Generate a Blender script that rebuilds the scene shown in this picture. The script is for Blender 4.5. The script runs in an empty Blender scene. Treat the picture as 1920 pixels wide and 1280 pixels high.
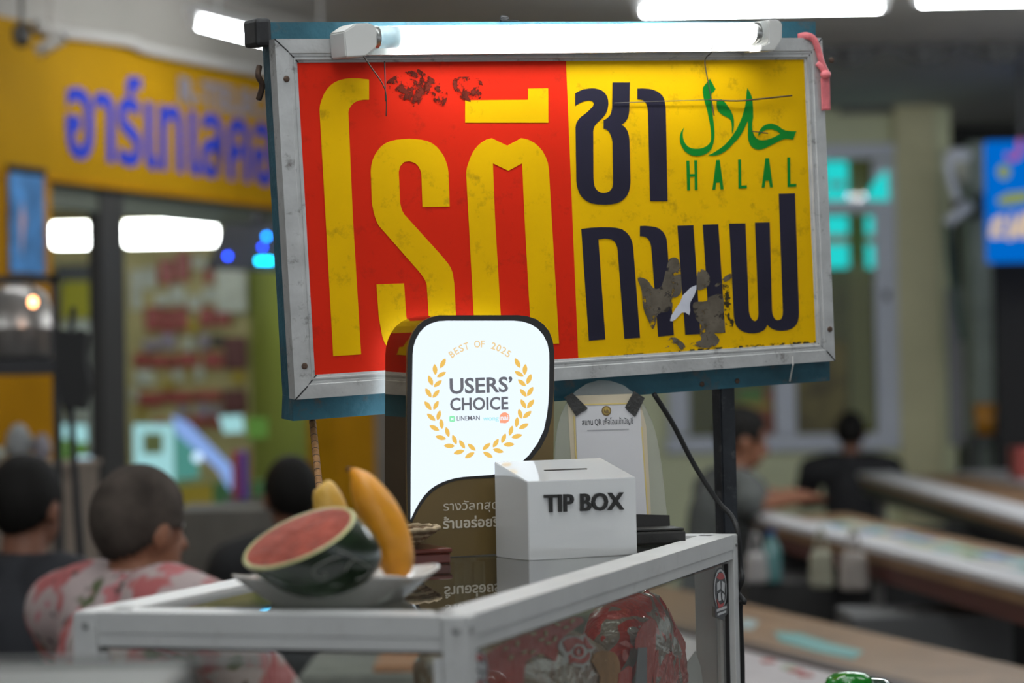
import bpy, bmesh, math, random
from mathutils import Vector, Matrix
from mathutils.geometry import tessellate_polygon
random.seed(7)
S = bpy.context.scene
COL = S.collection
# ---------------------------------------------------------------- camera
FPX = 85.0/36.0*1920          # focal length in pixels of the 1920x1280 frame
CAMZ = 1.5
PITCH, ROLL = math.radians(0.95), math.radians(1.1)
_F = Vector((0, math.cos(PITCH), math.sin(PITCH)))
_U0 = Vector((0, -math.sin(PITCH), math.cos(PITCH)))
_X0 = Vector((1, 0, 0))
_X = _X0*math.cos(ROLL) - _U0*math.sin(ROLL)
_U = _U0*math.cos(ROLL) + _X0*math.sin(ROLL)
EYE = Vector((0, 0, CAMZ))
cd = bpy.data.cameras.new('camera'); cam = bpy.data.objects.new('camera', cd); COL.objects.link(cam)
m = Matrix((_X, _U, -_F)).transposed().to_4x4(); m.translation = EYE
cam.matrix_world = m
cd.sensor_width = 36; cd.lens = 85; cd.clip_end = 200; cd.clip_start = .05
cd.dof.use_dof = True; cd.dof.focus_distance = 3.2; cd.dof.aperture_fstop = 3.3; cd.dof.aperture_blades = 0
S.camera = cam
# ---------------------------------------------------------------- world, exposure
w = bpy.data.worlds.new('world'); S.world = w; w.use_nodes = True
bg = w.node_tree.nodes['Background']
bg.inputs[0].default_value = (.86, .93, 1.0, 1); bg.inputs[1].default_value = .72
S.view_settings.view_transform = 'Standard'; S.view_settings.look = 'None'
S.view_settings.exposure = 0.0; S.view_settings.gamma = 1; S.view_settings.use_curve_mapping = False
TUBE_E = 26.0                 # radiance of the fluorescent tubes

# ---------------------------------------------------------------- pixel -> place
def ray(px, py): return (px-960)/FPX*_X - (py-640)/FPX*_U + _F
def P(px, py, d): return EYE + ray(px, py)*d
def at_z(px, py, z):
    r = ray(px, py); return EYE + r*((z-CAMZ)/r.z)
class Plane:
    def __init__(s, o, u, up):
        s.o = Vector(o); s.u = Vector(u).normalized()
        up = Vector(up); s.w = (up - s.u*up.dot(s.u)).normalized(); s.n = s.u.cross(s.w)
        s.M = Matrix((s.u, s.w, s.n)).transposed().to_4x4(); s.M.translation = s.o
    def on(s, px, py, off=0.0):
        r = ray(px, py); o = s.o + s.n*off
        t = (o-EYE).dot(s.n)/r.dot(s.n); q = EYE + r*t - s.o
        return (q.dot(s.u), q.dot(s.w))
    def pts(s, L, off=0.0): return [s.on(x, y, off) for x, y in L]

# ---------------------------------------------------------------- materials
MATS = {}
def mat(name, col, rough=.5, metal=0, var=0, vscale=8, bump=0, bscale=60, spec=.5, coat=0, dirt=None, dscale=6, damt=.5, trans=0, ior=1.45, sss=0):
    if name in MATS: return MATS[name]
    M = bpy.data.materials.new(name); M.use_nodes = True; nt = M.node_tree; b = nt.nodes['Principled BSDF']
    b.inputs['Roughness'].default_value = rough; b.inputs['Metallic'].default_value = metal
    b.inputs['Specular IOR Level'].default_value = spec; b.inputs['IOR'].default_value = ior
    if coat: b.inputs['Coat Weight'].default_value = coat; b.inputs['Coat Roughness'].default_value = .08
    if trans: b.inputs['Transmission Weight'].default_value = trans
    if sss: b.inputs['Subsurface Weight'].default_value = sss; b.inputs['Subsurface Radius'].default_value = (.01, .005, .003)
    c = (*col, 1); b.inputs['Base Color'].default_value = c
    tc = nt.nodes.new('ShaderNodeTexCoord'); out = None
    def noise(scale, det=4, ro=.55):
        n = nt.nodes.new('ShaderNodeTexNoise'); n.inputs['Scale'].default_value = scale; n.inputs['Detail'].default_value = det; n.inputs['Roughness'].default_value = ro
        nt.links.new(tc.outputs['Object'], n.inputs['Vector']); return n
    if var:
        n = noise(vscale); r = nt.nodes.new('ShaderNodeValToRGB')
        r.color_ramp.elements[0].position = .3; r.color_ramp.elements[1].position = .72
        r.color_ramp.elements[0].color = (*[max(0, x*(1-var)) for x in col], 1); r.color_ramp.elements[1].color = (*[min(1, x*(1+var)) for x in col], 1)
        nt.links.new(n.outputs['Fac'], r.inputs['Fac']); out = r.outputs['Color']
    if dirt:
        n = noise(dscale, 8, .72); r = nt.nodes.new('ShaderNodeValToRGB')
        r.color_ramp.elements[0].position = .56; r.color_ramp.elements[1].position = .72
        r.color_ramp.elements[0].color = (0, 0, 0, 1); r.color_ramp.elements[1].color = (damt, damt, damt, 1)
        nt.links.new(n.outputs['Fac'], r.inputs['Fac'])
        mx = nt.nodes.new('ShaderNodeMix'); mx.data_type = 'RGBA'
        nt.links.new(r.outputs['Color'], mx.inputs['Factor']); mx.inputs['A'].default_value = c; mx.inputs['B'].default_value = (*dirt, 1)
        if out: nt.links.new(out, mx.inputs['A'])
        out = mx.outputs['Result']
    if out: nt.links.new(out, b.inputs['Base Color'])
    if bump:
        n = noise(bscale); bp = nt.nodes.new('ShaderNodeBump'); bp.inputs['Strength'].default_value = bump; bp.inputs['Distance'].default_value = .01
        nt.links.new(n.outputs['Fac'], bp.inputs['Height']); nt.links.new(bp.outputs['Normal'], b.inputs['Normal'])
    MATS[name] = M; return M
def emit(name, col, st):
    if name in MATS: return MATS[name]
    M = bpy.data.materials.new(name); M.use_nodes = True; nt = M.node_tree; nt.nodes.clear()
    e = nt.nodes.new('ShaderNodeEmission'); e.inputs[0].default_value = (*col, 1); e.inputs[1].default_value = st
    o = nt.nodes.new('ShaderNodeOutputMaterial'); nt.links.new(e.outputs[0], o.inputs[0]); MATS[name] = M; return M
def glass(name, tint=(.9, .93, .92), ior=1.5, rough=0.0, haze=0.0):
    """thin pane: straight-through tinted light plus a Fresnel mirror, optional dusty haze"""
    if name in MATS: return MATS[name]
    M = bpy.data.materials.new(name); M.use_nodes = True; nt = M.node_tree; nt.nodes.clear()
    t = nt.nodes.new('ShaderNodeBsdfTransparent'); t.inputs[0].default_value = (*tint, 1)
    g = nt.nodes.new('ShaderNodeBsdfGlossy'); g.inputs['Roughness'].default_value = rough; g.inputs[0].default_value = (1, 1, 1, 1)
    f = nt.nodes.new('ShaderNodeFresnel'); f.inputs[0].default_value = ior
    mx = nt.nodes.new('ShaderNodeMixShader'); o = nt.nodes.new('ShaderNodeOutputMaterial')
    ge = nt.nodes.new('ShaderNodeNewGeometry'); inv = nt.nodes.new('ShaderNodeMath'); inv.operation = 'SUBTRACT'; inv.inputs[0].default_value = 1; nt.links.new(ge.outputs['Backfacing'], inv.inputs[1])
    mu = nt.nodes.new('ShaderNodeMath'); mu.operation = 'MULTIPLY'; nt.links.new(f.outputs[0], mu.inputs[0]); nt.links.new(inv.outputs[0], mu.inputs[1])   # only the outer face mirrors
    nt.links.new(mu.outputs[0], mx.inputs[0]); src = t.outputs[0]
    if haze:
        d = nt.nodes.new('ShaderNodeBsdfDiffuse'); d.inputs[0].default_value = (.8, .8, .78, 1)
        m2 = nt.nodes.new('ShaderNodeMixShader'); m2.inputs[0].default_value = haze
        nt.links.new(t.outputs[0], m2.inputs[1]); nt.links.new(d.outputs[0], m2.inputs[2]); src = m2.outputs[0]
    nt.links.new(src, mx.inputs[1]); nt.links.new(g.outputs[0], mx.inputs[2]); nt.links.new(mx.outputs[0], o.inputs[0]); MATS[name] = M; return M
def flaky(name, col, scale, lo, hi):
    """worn paint / glue residue: opaque flakes with nothing between them"""
    M = mat(name, col, .7, var=.35, vscale=40); nt = M.node_tree; b = nt.nodes['Principled BSDF']
    tc = nt.nodes.new('ShaderNodeTexCoord'); n = nt.nodes.new('ShaderNodeTexNoise'); n.inputs['Scale'].default_value = scale; n.inputs['Detail'].default_value = 6; n.inputs['Roughness'].default_value = .65
    nt.links.new(tc.outputs['Object'], n.inputs['Vector']); r = nt.nodes.new('ShaderNodeValToRGB')
    r.color_ramp.elements[0].position = lo; r.color_ramp.elements[1].position = hi
    nt.links.new(n.outputs['Fac'], r.inputs['Fac']); nt.links.new(r.outputs['Color'], b.inputs['Alpha']); return M

# ---------------------------------------------------------------- objects
def tag(o, label, cat, group=None):
    o['label'] = label; o['category'] = cat
    if group: o['group'] = group
    return o
def struct(o): o['kind'] = 'structure'; return o
def thing(name, label=None, cat=None, M=None, group=None):
    o = bpy.data.objects.new(name, None); COL.objects.link(o); o.empty_display_size = .05
    if M is not None: o.matrix_world = M if isinstance(M, Matrix) else Matrix.Translation(M)
    if label: tag(o, label, cat, group)
    return o
def setmat(me, m):
    me.materials.clear(); me.materials.append(m)
def obj(name, me, m, parent=None, M=None, smooth=False):
    if isinstance(me, bmesh.types.BMesh):
        bm = me; bmesh.ops.recalc_face_normals(bm, faces=bm.faces); me = bpy.data.meshes.new(name); bm.to_mesh(me); bm.free()
    if m is not None: setmat(me, m)
    if smooth:
        for p in me.polygons: p.use_smooth = True
        if smooth != True:
            for e in []: pass
    o = bpy.data.objects.new(name, me); COL.objects.link(o)
    if parent: o.parent = parent
    if M is not None: o.matrix_local = M if isinstance(M, Matrix) else Matrix.Translation(M)
    return o
def copy_tree(o, parent=None):
    c = o.copy(); COL.objects.link(c)
    if parent: c.parent = parent
    for ch in list(o.children): copy_tree(ch, c)
    return c
# ---------------------------------------------------------------- shapes (all add to a bmesh)
def B(): return bmesh.new()
def box(bm, c, s, bev=0.0, M=None):
    r = bmesh.ops.create_cube(bm, size=1); vs = r['verts']
    for v in vs:
        v.co = Vector((v.co.x*s[0]+c[0], v.co.y*s[1]+c[1], v.co.z*s[2]+c[2]))
    if bev:
        es = list({e for v in vs for e in v.link_edges}); rr = bmesh.ops.bevel(bm, geom=es, offset=bev, segments=2, affect='EDGES', profile=.5)
        vs = list({v for f in rr['faces'] for v in f.verts} | {v for v in vs if v.is_valid})
        seen = set(vs); st = list(vs)
        while st:
            v = st.pop()
            for e in v.link_edges:
                k = e.other_vert(v)
                if k not in seen: seen.add(k); st.append(k)
        vs = list(seen)
    if M is not None:
        for v in vs: v.co = M @ v.co
    return bm
def bx(c, s, bev=0.0, M=None): return box(B(), c, s, bev, M)
def prism(bm, loops, z0, z1, M=None):
    """extruded polygon (first loop outer, others holes) in local xy from z0 to z1"""
    if not isinstance(loops[0][0], (tuple, list)): loops = [loops]
    flat = [p for L in loops for p in L]
    tris = tessellate_polygon([[Vector((p[0], p[1], 0)) for p in L] for L in loops])
    T = (lambda v: M @ v) if M is not None else (lambda v: v)
    a = [bm.verts.new(T(Vector((p[0], p[1], z0)))) for p in flat]; b = [bm.verts.new(T(Vector((p[0], p[1], z1)))) for p in flat]
    for t in tris:
        try:
            bm.faces.new([b[i] for i in t]); bm.faces.new([a[i] for i in reversed(t)])
        except ValueError: pass
    k = 0
    for L in loops:
        n = len(L)
        for i in range(n):
            j = (i+1) % n
            try: bm.faces.new((a[k+i], a[k+j], b[k+j], b[k+i]))
            except ValueError: pass
        k += n
    return bm
def basis(t):
    t = t.normalized(); a = Vector((0, 0, 1)) if abs(t.z) < .9 else Vector((1, 0, 0))
    u = a.cross(t).normalized(); return u, t.cross(u)
def sweep(bm, pts, r, seg=10, flat=1.0, cap=True):
    """tube through points; r number or list; flat squashes it"""
    pts = [Vector(p) for p in pts]; n = len(pts); R = r if isinstance(r, (list, tuple)) else [r]*n
    rings = []; u = None
    for i, p in enumerate(pts):
        t = (pts[min(i+1, n-1)]-pts[max(i-1, 0)]).normalized()
        if u is None: u, v = basis(t)
        else:
            u = (u - t*u.dot(t)).normalized(); v = t.cross(u)
        rings.append([bm.verts.new(p + u*math.cos(2*math.pi*k/seg)*R[i] + v*math.sin(2*math.pi*k/seg)*R[i]*flat) for k in range(seg)])
    for a, b in zip(rings, rings[1:]):
        for k in range(seg): bm.faces.new((a[k], a[(k+1) % seg], b[(k+1) % seg], b[k]))
    if cap: bm.faces.new(rings[0][::-1]); bm.faces.new(rings[-1])
    return bm
def cyl(bm, a, b, r, r2=None, seg=20): return sweep(bm, [a, b], [r, r if r2 is None else r2], seg)
def lathe(bm, prof, seg=32, M=None):
    """profile of (radius, z), turned about z"""
    rings = []
    for r, z in prof:
        rings.append([bm.verts.new(Vector((max(r, 1e-5)*math.cos(2*math.pi*k/seg), max(r, 1e-5)*math.sin(2*math.pi*k/seg), z))) for k in range(seg)])
    for a, b in zip(rings, rings[1:]):
        for k in range(seg): bm.faces.new((a[k], a[(k+1) % seg], b[(k+1) % seg], b[k]))
    if M is not None: bmesh.ops.transform(bm, matrix=M, verts=[v for R in rings for v in R])
    return bm
def catmull(P_, n=6, closed=False):
    P_ = [Vector(p) for p in P_]; out = []; N = len(P_)
    for i in range(N if closed else N-1):
        g = (lambda k: P_[k % N]) if closed else (lambda k: P_[min(max(k, 0), N-1)])
        a, b, c, d = g(i-1), g(i), g(i+1), g(i+2)
        for j in range(n):
            t = j/n; out.append(.5*((2*b)+(c-a)*t+(2*a-5*b+4*c-d)*t*t+(3*b-a-3*c+d)*t**3))
    if not closed: out.append(P_[-1])
    return out
def smooth2(L, n=4): return [(p.x, p.y) for p in catmull([(x, y, 0) for x, y in L], n, True)]
def ell(bm, c, r, R=None, seg=16, rings=10):
    M = Matrix.Translation(Vector(c)) @ (R.to_4x4() if R is not None else Matrix.Identity(4)) @ Matrix.Diagonal((*r, 1))
    bmesh.ops.create_uvsphere(bm, u_segments=seg, v_segments=rings, radius=1, matrix=M); return bm
# ---------------------------------------------------------------- lettering
def text_mesh(s, bold=0.0, depth=.0):
    cu = bpy.data.curves.new('lettering', 'FONT'); cu.body = s; cu.size = 1; cu.offset = bold; cu.extrude = depth; cu.resolution_u = 3
    o = bpy.data.objects.new('lettering', cu); COL.objects.link(o)
    dg = bpy.context.evaluated_depsgraph_get(); me = bpy.data.meshes.new_from_object(o.evaluated_get(dg)); bpy.data.objects.remove(o); bpy.data.curves.remove(cu)
    return me
def lettering(name, s, pl, x0, y0, x1, y1, hpx, m, parent, off=0.0, bold=0.0, depth=.0004, cap=None):
    """text on plane pl: baseline from pixel (x0,y0) to (x1,y1), body height hpx pixels (of capital/consonant)"""
    me = text_mesh(s, bold)
    xs = [v.co.x for v in me.vertices]; ys = [v.co.y for v in me.vertices]
    a, b = Vector(pl.on(x0, y0, off)), Vector(pl.on(x1, y1, off)); t = Vector(pl.on(x0, y0-hpx, off))
    ux = (b-a)/(max(xs)-min(xs)); h = (t-a).length/(cap if cap else max(ys)); uy = Vector((-ux.y, ux.x)).normalized()*h
    x_ = min(xs)
    for v in me.vertices:
        q = a + ux*(v.co.x-x_) + uy*v.co.y; v.co = (q.x, q.y, off)
    bm = B(); bm.from_mesh(me); bpy.data.meshes.remove(me)
    r = bmesh.ops.extrude_face_region(bm, geom=bm.faces[:])
    bmesh.ops.translate(bm, verts=[v for v in r['geom'] if isinstance(v, bmesh.types.BMVert)], vec=(0, 0, depth))
    return obj(name, bm, m, parent)
# ---------------------------------------------------------------- soft bodies: many tapered pieces melted into ONE surface
def melt(bm, voxel, sm=3, it_f=.5):
    me = bpy.data.meshes.new('melt'); bm.to_mesh(me); bm.free()
    o = bpy.data.objects.new('melt', me); COL.objects.link(o)
    r = o.modifiers.new('r', 'REMESH'); r.mode = 'VOXEL'; r.voxel_size = voxel; r.use_smooth_shade = True
    s = o.modifiers.new('s', 'SMOOTH'); s.iterations = sm; s.factor = it_f
    dg = bpy.context.evaluated_depsgraph_get(); out = bpy.data.meshes.new_from_object(o.evaluated_get(dg))
    bpy.data.objects.remove(o); bpy.data.meshes.remove(me)
    for p in out.polygons: p.use_smooth = True
    return out
def cap(bm, a, b, r0, r1, seg=14, flat=1.0):
    """tapered capsule"""
    a, b = Vector(a), Vector(b); t = (b-a).normalized(); L = (b-a).length
    pts = []; rs = []
    for k in range(4): th = math.pi/2*(k/4); pts.append(a - t*r0*math.cos(th)); rs.append(max(r0*math.sin(th), .001))
    pts += [a, b]; rs += [r0, r1]
    for k in range(3, -1, -1): th = math.pi/2*(k/4); pts.append(b + t*r1*math.cos(th)); rs.append(max(r1*math.sin(th), .001))
    return sweep(bm, pts, rs, seg, flat)

def islands(bm_me):
    bm = B(); bm.from_mesh(bm_me); bm.verts.ensure_lookup_table(); seen = set(); out = []
    for v in bm.verts:
        if v in seen: continue
        st = [v]; seen.add(v); comp = []
        while st:
            a = st.pop(); comp.append(a)
            for e in a.link_edges:
                k = e.other_vert(a)
                if k not in seen: seen.add(k); st.append(k)
        out.append(comp)
    res = []
    for comp in out:
        ix = {v: i for i, v in enumerate(comp)}; fs = {f for v in comp for f in v.link_faces}
        me = bpy.data.meshes.new('letter'); me.from_pydata([v.co[:] for v in comp], [], [[ix[v] for v in f.verts] for f in fs]); me.update(); res.append(me)
    bm.free(); return res
def letters(s, pl, x0, y0, x1, y1, hpx, m, parent, name='letter', **k):
    o = lettering(name, s, pl, x0, y0, x1, y1, hpx, m, parent, **k); res = []
    ms = islands(o.data); par = o.parent; me0 = o.data; bpy.data.objects.remove(o); bpy.data.meshes.remove(me0)
    for me in ms:
        res.append(obj(name, me, m, par))
    return res

# ================================================================= THE PLACE
def flatbox(name, x0, x1, y0, y1, z0, z1, m, parent=None): return obj(name, bx(((x0+x1)/2, (y0+y1)/2, (z0+z1)/2), (x1-x0, y1-y0, z1-z0)), m, parent)
def pdims(x0, y0, x1, y1, d):
    c = P((x0+x1)/2, (y0+y1)/2, d); return c, (x1-x0)*d/FPX, (y1-y0)*d/FPX
def pbox(name, x0, y0, x1, y1, d, th, m, label=None, cat=None, group=None, parent=None, bev=.004, foot=None):
    """upright box whose front face covers the pixel rectangle at distance d; foot: z it reaches down to"""
    c, w_, h_ = pdims(x0, y0, x1, y1, d); z0 = c.z-h_/2; z1 = c.z+h_/2
    if foot is not None: z0 = foot
    base = Vector((c.x, c.y+th/2, z0)); bev = min(bev, w_*.2, (z1-z0)*.2, th*.2)
    if parent is not None:
        return obj(name, bx((0, 0, 0), (w_, th, z1-z0), bev), m, parent, Vector((c.x, c.y+th/2, (z0+z1)/2))-parent.location)
    o = obj(name, bx((0, 0, (z1-z0)/2), (w_, th, z1-z0), bev), m, None, base)
    if label: tag(o, label, cat, group)
    return o
m_floor = mat('grey_cement_tiles', (.16, .15, .14), .45, var=.25, vscale=2)
m_ceil = mat('dull_ceiling_board', (.48, .47, .44), .8, var=.12, vscale=1.5)
struct(flatbox('floor', -14, 14, -6, 24, -.1, 0, m_floor)); struct(flatbox('ceiling', -14, 14, -6, 24, 3.22, 3.3, m_ceil))
# ------------------------------------------------ ceiling tube fixtures (each one a lit batten)
m_batten = mat('white_batten', (.55, .55, .54), .4)
m_ctube = emit('ceiling_tube_glow', (.92, .97, 1.0), 56.0)
fix_proto = []
def fixture(a, b, label, rod=True):
    a, b = Vector(a), Vector(b); c = (a+b)/2; t = (b-a); L = t.length; ang = math.atan2(t.y, t.x)
    M_ = Matrix.Translation(c) @ Matrix.Rotation(ang, 4, 'Z')
    f = thing('ceiling_tube_light', label, 'ceiling light', M_, 'ceiling tube lights')
    obj('tube', sweep(B(), [(-L/2+.02, 0, 0), (L/2-.02, 0, 0)], .016, 16), m_ctube, f, smooth=True)
    obj('batten', bx((0, 0, .045), (L+.06, .05, .035), .004), m_batten, f)
    for s in (-1, 1):
        obj('lamp_holder', bx((s*(L/2), 0, .012), (.03, .035, .06), .006), m_batten, f)
        obj('hanger_rod', cyl(B(), (s*L*.35, 0, .06), (s*L*.35, 0, 3.22-c.z), .006, seg=8), m_batten, f)
FD = Vector((.39, .921, 0))
a = P(364, 43, 9.0); fixture(a, a+FD*1.2, 'lit ceiling tube slanting away above the yellow shop fascia, left of the sign')
fixture(P(1198, 25, 10.2), P(1657, 9, 10.2), 'lit ceiling tube seen above the right half of the roti sign')
fixture(P(1718, 6, 10.2), P(2190, -9, 10.2), 'lit ceiling tube entering at the top right corner')
for i, (x, y) in enumerate(((-.1, 1.5), (.0, 2.35), (.25, 3.15), (-1.5, 3.6), (1.7, 3.4), (-.2, 5.2), (2.6, 6.0), (-3.0, 5.0), (1.5, 7.8), (3.6, 11.0), (-1.4, 7.4), (-.8, -1.2), (1.0, -1.2))):  # unseen tubes; the ones over the cart added to brighten its top
    fixture((x-.58, y, 3.0), (x+.58, y, 3.0), 'lit ceiling tube out of the picture, added for overhead light')
for xx, yy in ((3.1, 9.1), (1.7, 9.2), (2.4, 8.4)): fixture((xx-.58, yy, 3.12), (xx+.58, yy, 3.12), 'lit ceiling tube out of the picture, added for overhead light')  # unseen tubes added to brighten the wall, fan and tables at right
# ------------------------------------------------ left: yellow phone shop
FA = Plane(P(95, 340, 9.3), FD, (0, 0, 1)); fz = FA.o.z
m_fas = mat('yellow_fascia', (.37, .195, .004), .65, var=.12, vscale=1.5, spec=.06)
m_ora = mat('orange_yellow_paint', (.38, .175, .005), .65, var=.15, vscale=3, spec=.06)
m_bltx = mat('blue_letter', (.02, .045, .42), .6, spec=.1); m_fade = mat('faded_blue_letter', (.20, .20, .26), .5)
m_sof = mat('grey_soffit', (.30, .28, .25), .7, var=.1, vscale=2)
topz = FA.on(300, 97)[1]
fas = thing('shop_fascia', 'long yellow shop fascia with blue lettering at the upper left', 'fascia', FA.M)
obj('panel', bx((1.65, topz/2, -.04), (6.3, topz, .08), .004), m_fas, fas)
obj('bottom_trim', bx((1.6, .012, .006), (6.4, .024, .012)), m_ora, fas)
letters('อาร์เทเลคอม', FA, 125, 288, 560, 352, 124, m_bltx, fas, off=.003, bold=.021, depth=.003, cap=.56)
letters('R-TELECOM', FA, 336, 192, 562, 232, 50, m_fade, fas, off=.004, bold=.03, depth=.006)
def fab(name, x0, y0, x1, y1, z0, z1, m, par=None):
    a, b = FA.on(x0, (y0+y1)/2), FA.on(x1, (y0+y1)/2); c, d = FA.on((x0+x1)/2, y1), FA.on((x0+x1)/2, y0)
    return a[0], b[0], c[1], d[1]
wl = obj('wall_left', bx((-.78, -fz/2, -.06), (1.56, fz-.004, .12)), m_ora, None, FA.M); struct(wl)
struct(obj('wall_left_blocker', bx((-5.6, 1.6-fz, -.07), (7.96, 3.2, .12)), mat('brown_blocker', (.16, .13, .10), .7, var=.25, vscale=2), None, FA.M))  # unseen wall added to block bright world light from the left
wl2 = obj('wall_upper_left', bx((1.6, topz+(3.22-fz-topz)/2, -.10), (6.4, 3.22-fz-topz-.004, .12)), m_sof, None, FA.M); struct(wl2)
x0 = FA.on(622, 800)[0]; x1_ = FA.on(700, 800)[0]
wl3 = obj('wall_right_of_shop', bx(((x0+x1_)/2, -fz/2, -.06), (x1_-x0, fz-.004, .14)), m_ora, None, FA.M); struct(wl3)
m_grn2 = mat('olive_green_wall', (.30, .36, .06), .6, var=.1, vscale=2)
wl4 = obj('wall_beyond_shop', bx((x1_+1.2, -fz/2, -.10), (2.3, fz-.004, .10)), mat('dull_brown_wall', (.20, .17, .14), .7, var=.2, vscale=2), None, FA.M); struct(wl4)
# conduit along the ceiling edge
cp = [FA.on(x, y, .05) for x, y in ((70, 48), (110, 60), (240, 78), (275, 92), (400, 118), (560, 150))]
cnd = obj('conduit_pipe', sweep(B(), catmull([(x, y, .05) for x, y in cp], 4), .022, 10), mat('grey_conduit', (.42, .40, .37), .5), None, FA.M, smooth=True); tag(cnd, 'grey conduit pipe sagging along the top of the yellow fascia', 'pipe')
# two spot cameras
m_cam = mat('grey_camera_body', (.40, .37, .33), .4)
for (px, py, ang, lb, mm) in ((40, 66, 60, 'dark round security camera at the far upper left', None), (96, 88, -40, 'pale tube shaped security camera hanging beside the dark one', None)):
    c = P(px, py, 8.6); t = thing('security_camera', lb, 'camera', c, 'security cameras'); mm = mat('dark_camera_body', (.05, .045, .04), .4) if ang == 60 else m_cam
    r_ = Matrix.Rotation(math.radians(ang), 4, 'Y')
    if ang == 60: obj('camera_dome', ell(B(), (0, 0, 0), (.034, .034, .045)), mm, t, smooth=True)
    else:
        obj('camera_body', sweep(B(), [r_ @ Vector((-.05, 0, .02)), r_ @ Vector((.055, 0, 0))], .024, 16), mm, t, smooth=True); obj('lens', sweep(B(), [r_ @ Vector((.055, -.001, 0)), r_ @ Vector((.062, -.002, 0))], .018, 14), mat('lens_black', (.02, .02, .02), .2), t)
    obj('bracket', sweep(B(), [(0, 0, .02), (0, .02, 3.22-c.z)], .008, 8), mm, t)
# poster on the pillar
m_pb = mat('blue_poster', (.06, .22, .50), .35, var=.5, vscale=9)
pa, pb_, pc_, pd = fab('', 14, 320, 76, 512, 0, 0, None)
po = thing('pillar_poster', 'tall blue poster in a dark frame on the orange pillar at far left', 'poster', FA.M)
obj('print', bx(((pa+pb_)/2, (pc_+pd)/2, .012), (pb_-pa, pd-pc_, .014), .002), m_pb, po); obj('top_strip', bx(((pa+pb_)/2, pd, .016), (pb_-pa+.02, .03, .02), .003), mat('lens_black', (.02, .02, .02), .2), po)
obj('pale_figure_print', prism(B(), [(pa+.055, pc_+.06), (pa+.09, pc_+.2), (pa+.07, pd-.12), (pa+.05, pc_+.2)], .0195, .0205), mat('pale_pink_print', (.50, .35, .42), .5), po)
# shop front: mullion, transom, inner room
m_mul = mat('dark_mullion', (.035, .033, .03), .5)
xa, xb = FA.on(200, 600)[0], FA.on(243, 600)[0]
dr = obj('door_1', bx(((xa+xb)/2, -fz/2, -.05), (xb-xa, fz-.004, .06)), m_mul, None, FA.M); struct(dr)
x95, x600 = FA.on(95, 360)[0], FA.on(620, 400)[0]
tr_ = obj('trim_1', bx(((x95+x600)/2, -.05, -.05), (x600-x95-.002, .096, .04)), mat('dark_green_trim', (.09, .10, .075), .5), None, FA.M); struct(tr_)
m_crw = mat('cream_shop_wall', (.56, .50, .24), .6, var=.2, vscale=4)
DW = 13.6
wb = flatbox('wall_shop_back', P(20, 600, DW).x, P(500, 600, DW).x, DW, DW+.1, 0, 3.2, m_crw); struct(wb)
g0 = P(462, 600, DW); g1 = P(590, 600, 12.0)
gv = (Vector((g1.x, g1.y, 0))-Vector((g0.x, g0.y, 0))); GM = Matrix.Translation((g0.x, g0.y, 0)) @ Matrix.Rotation(math.atan2(gv.y, gv.x), 4, 'Z')
struct(obj('wall_shop_side', bx((gv.length/2, .05, 1.15), (gv.length, .06, 2.28)), m_grn2, None, GM))
m_shl = emit('shop_lamp_glow', (.95, 1.0, .97), 15.0)
for (x0_, x1, y0, y1, lb) in ((98, 204, 419, 463, 'left lit panel lamp inside the phone shop'), (233, 406, 415, 460, 'wide lit panel lamp inside the phone shop right of the dark mullion')):
    c, w_, h_ = pdims(x0_, y0, x1, y1, 12.2)
    t = thing('panel_lamp', lb, 'lamp', c, 'panel lamps in the phone shop'); obj('diffuser', bx((0, 0, 0), (w_, .10, h_), .02), m_shl, t); obj('housing', bx((0, 0, h_/2+.025), (w_+.03, .14, .05), .005), m_crw, t)
    for s in (-1, 1): obj('hanger_rod', cyl(B(), (s*w_*.3, 0, h_/2+.05), (s*w_*.3, 0, 3.22-c.z), .006, seg=8), m_batten, t)
# goods on the back wall
pr = {'red': mat('red_pack', (.42, .09, .08), .4, var=.2, vscale=12), 'white': mat('white_pack', (.66, .70, .64), .4, var=.2, vscale=14), 'lilac': mat('lilac_pack', (.38, .33, .44), .4, var=.2, vscale=14), 'yellow': mat('yellow_pack', (.50, .38, .04), .4), 'dark': mat('dark_pack', (.06, .05, .05), .4), 'maroon': mat('maroon_pack', (.16, .05, .05), .4)}
zr = lambda x, y: (220+x/3.556, 440+y/3.556); GC = {}
def goods(kind, x0, y0, x1, y1, name, label, th=.04, d=None):
    a, b = zr(x0, y0), zr(x1, y1)
    row = ['top', 'second', 'third', 'fourth', 'fifth', 'sixth', 'lowest'][min(6, int((y0+y1)/2/185))]; key = (kind, row); GC[key] = GC.get(key, 0)+1
    label = label + ', %s from the left in the %s row' % (['first', 'second', 'third', 'fourth', 'fifth', 'sixth', 'seventh'][GC[key]-1], row) if name != 'small_black_box' and kind != 'maroon' else label
    return pbox(name, a[0], a[1], b[0], b[1], d or DW-th-.001, th, pr[kind], label, 'package', 'goods on the phone shop wall', bev=.008)
for x0, y0, x1, y1 in sorted([(180, 480, 290, 640), (296, 490, 380, 650), (386, 480, 470, 640), (545, 480, 640, 610), (646, 485, 755, 605), (110, 790, 200, 880), (206, 800, 330, 885), (336, 800, 380, 890), (390, 790, 540, 880), (570, 780, 700, 890), (140, 1050, 300, 1140), (306, 1040, 480, 1120), (486, 1035, 690, 1105), (270, 165, 380, 330), (390, 110, 480, 310), (570, 230, 640, 320), (450, 1210, 590, 1280), (600, 1215, 740, 1280), (240, 1230, 330, 1280)]):
    goods('red', x0, y0, x1, y1, 'accessory_box', 'dull red box on the phone shop wall')
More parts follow.
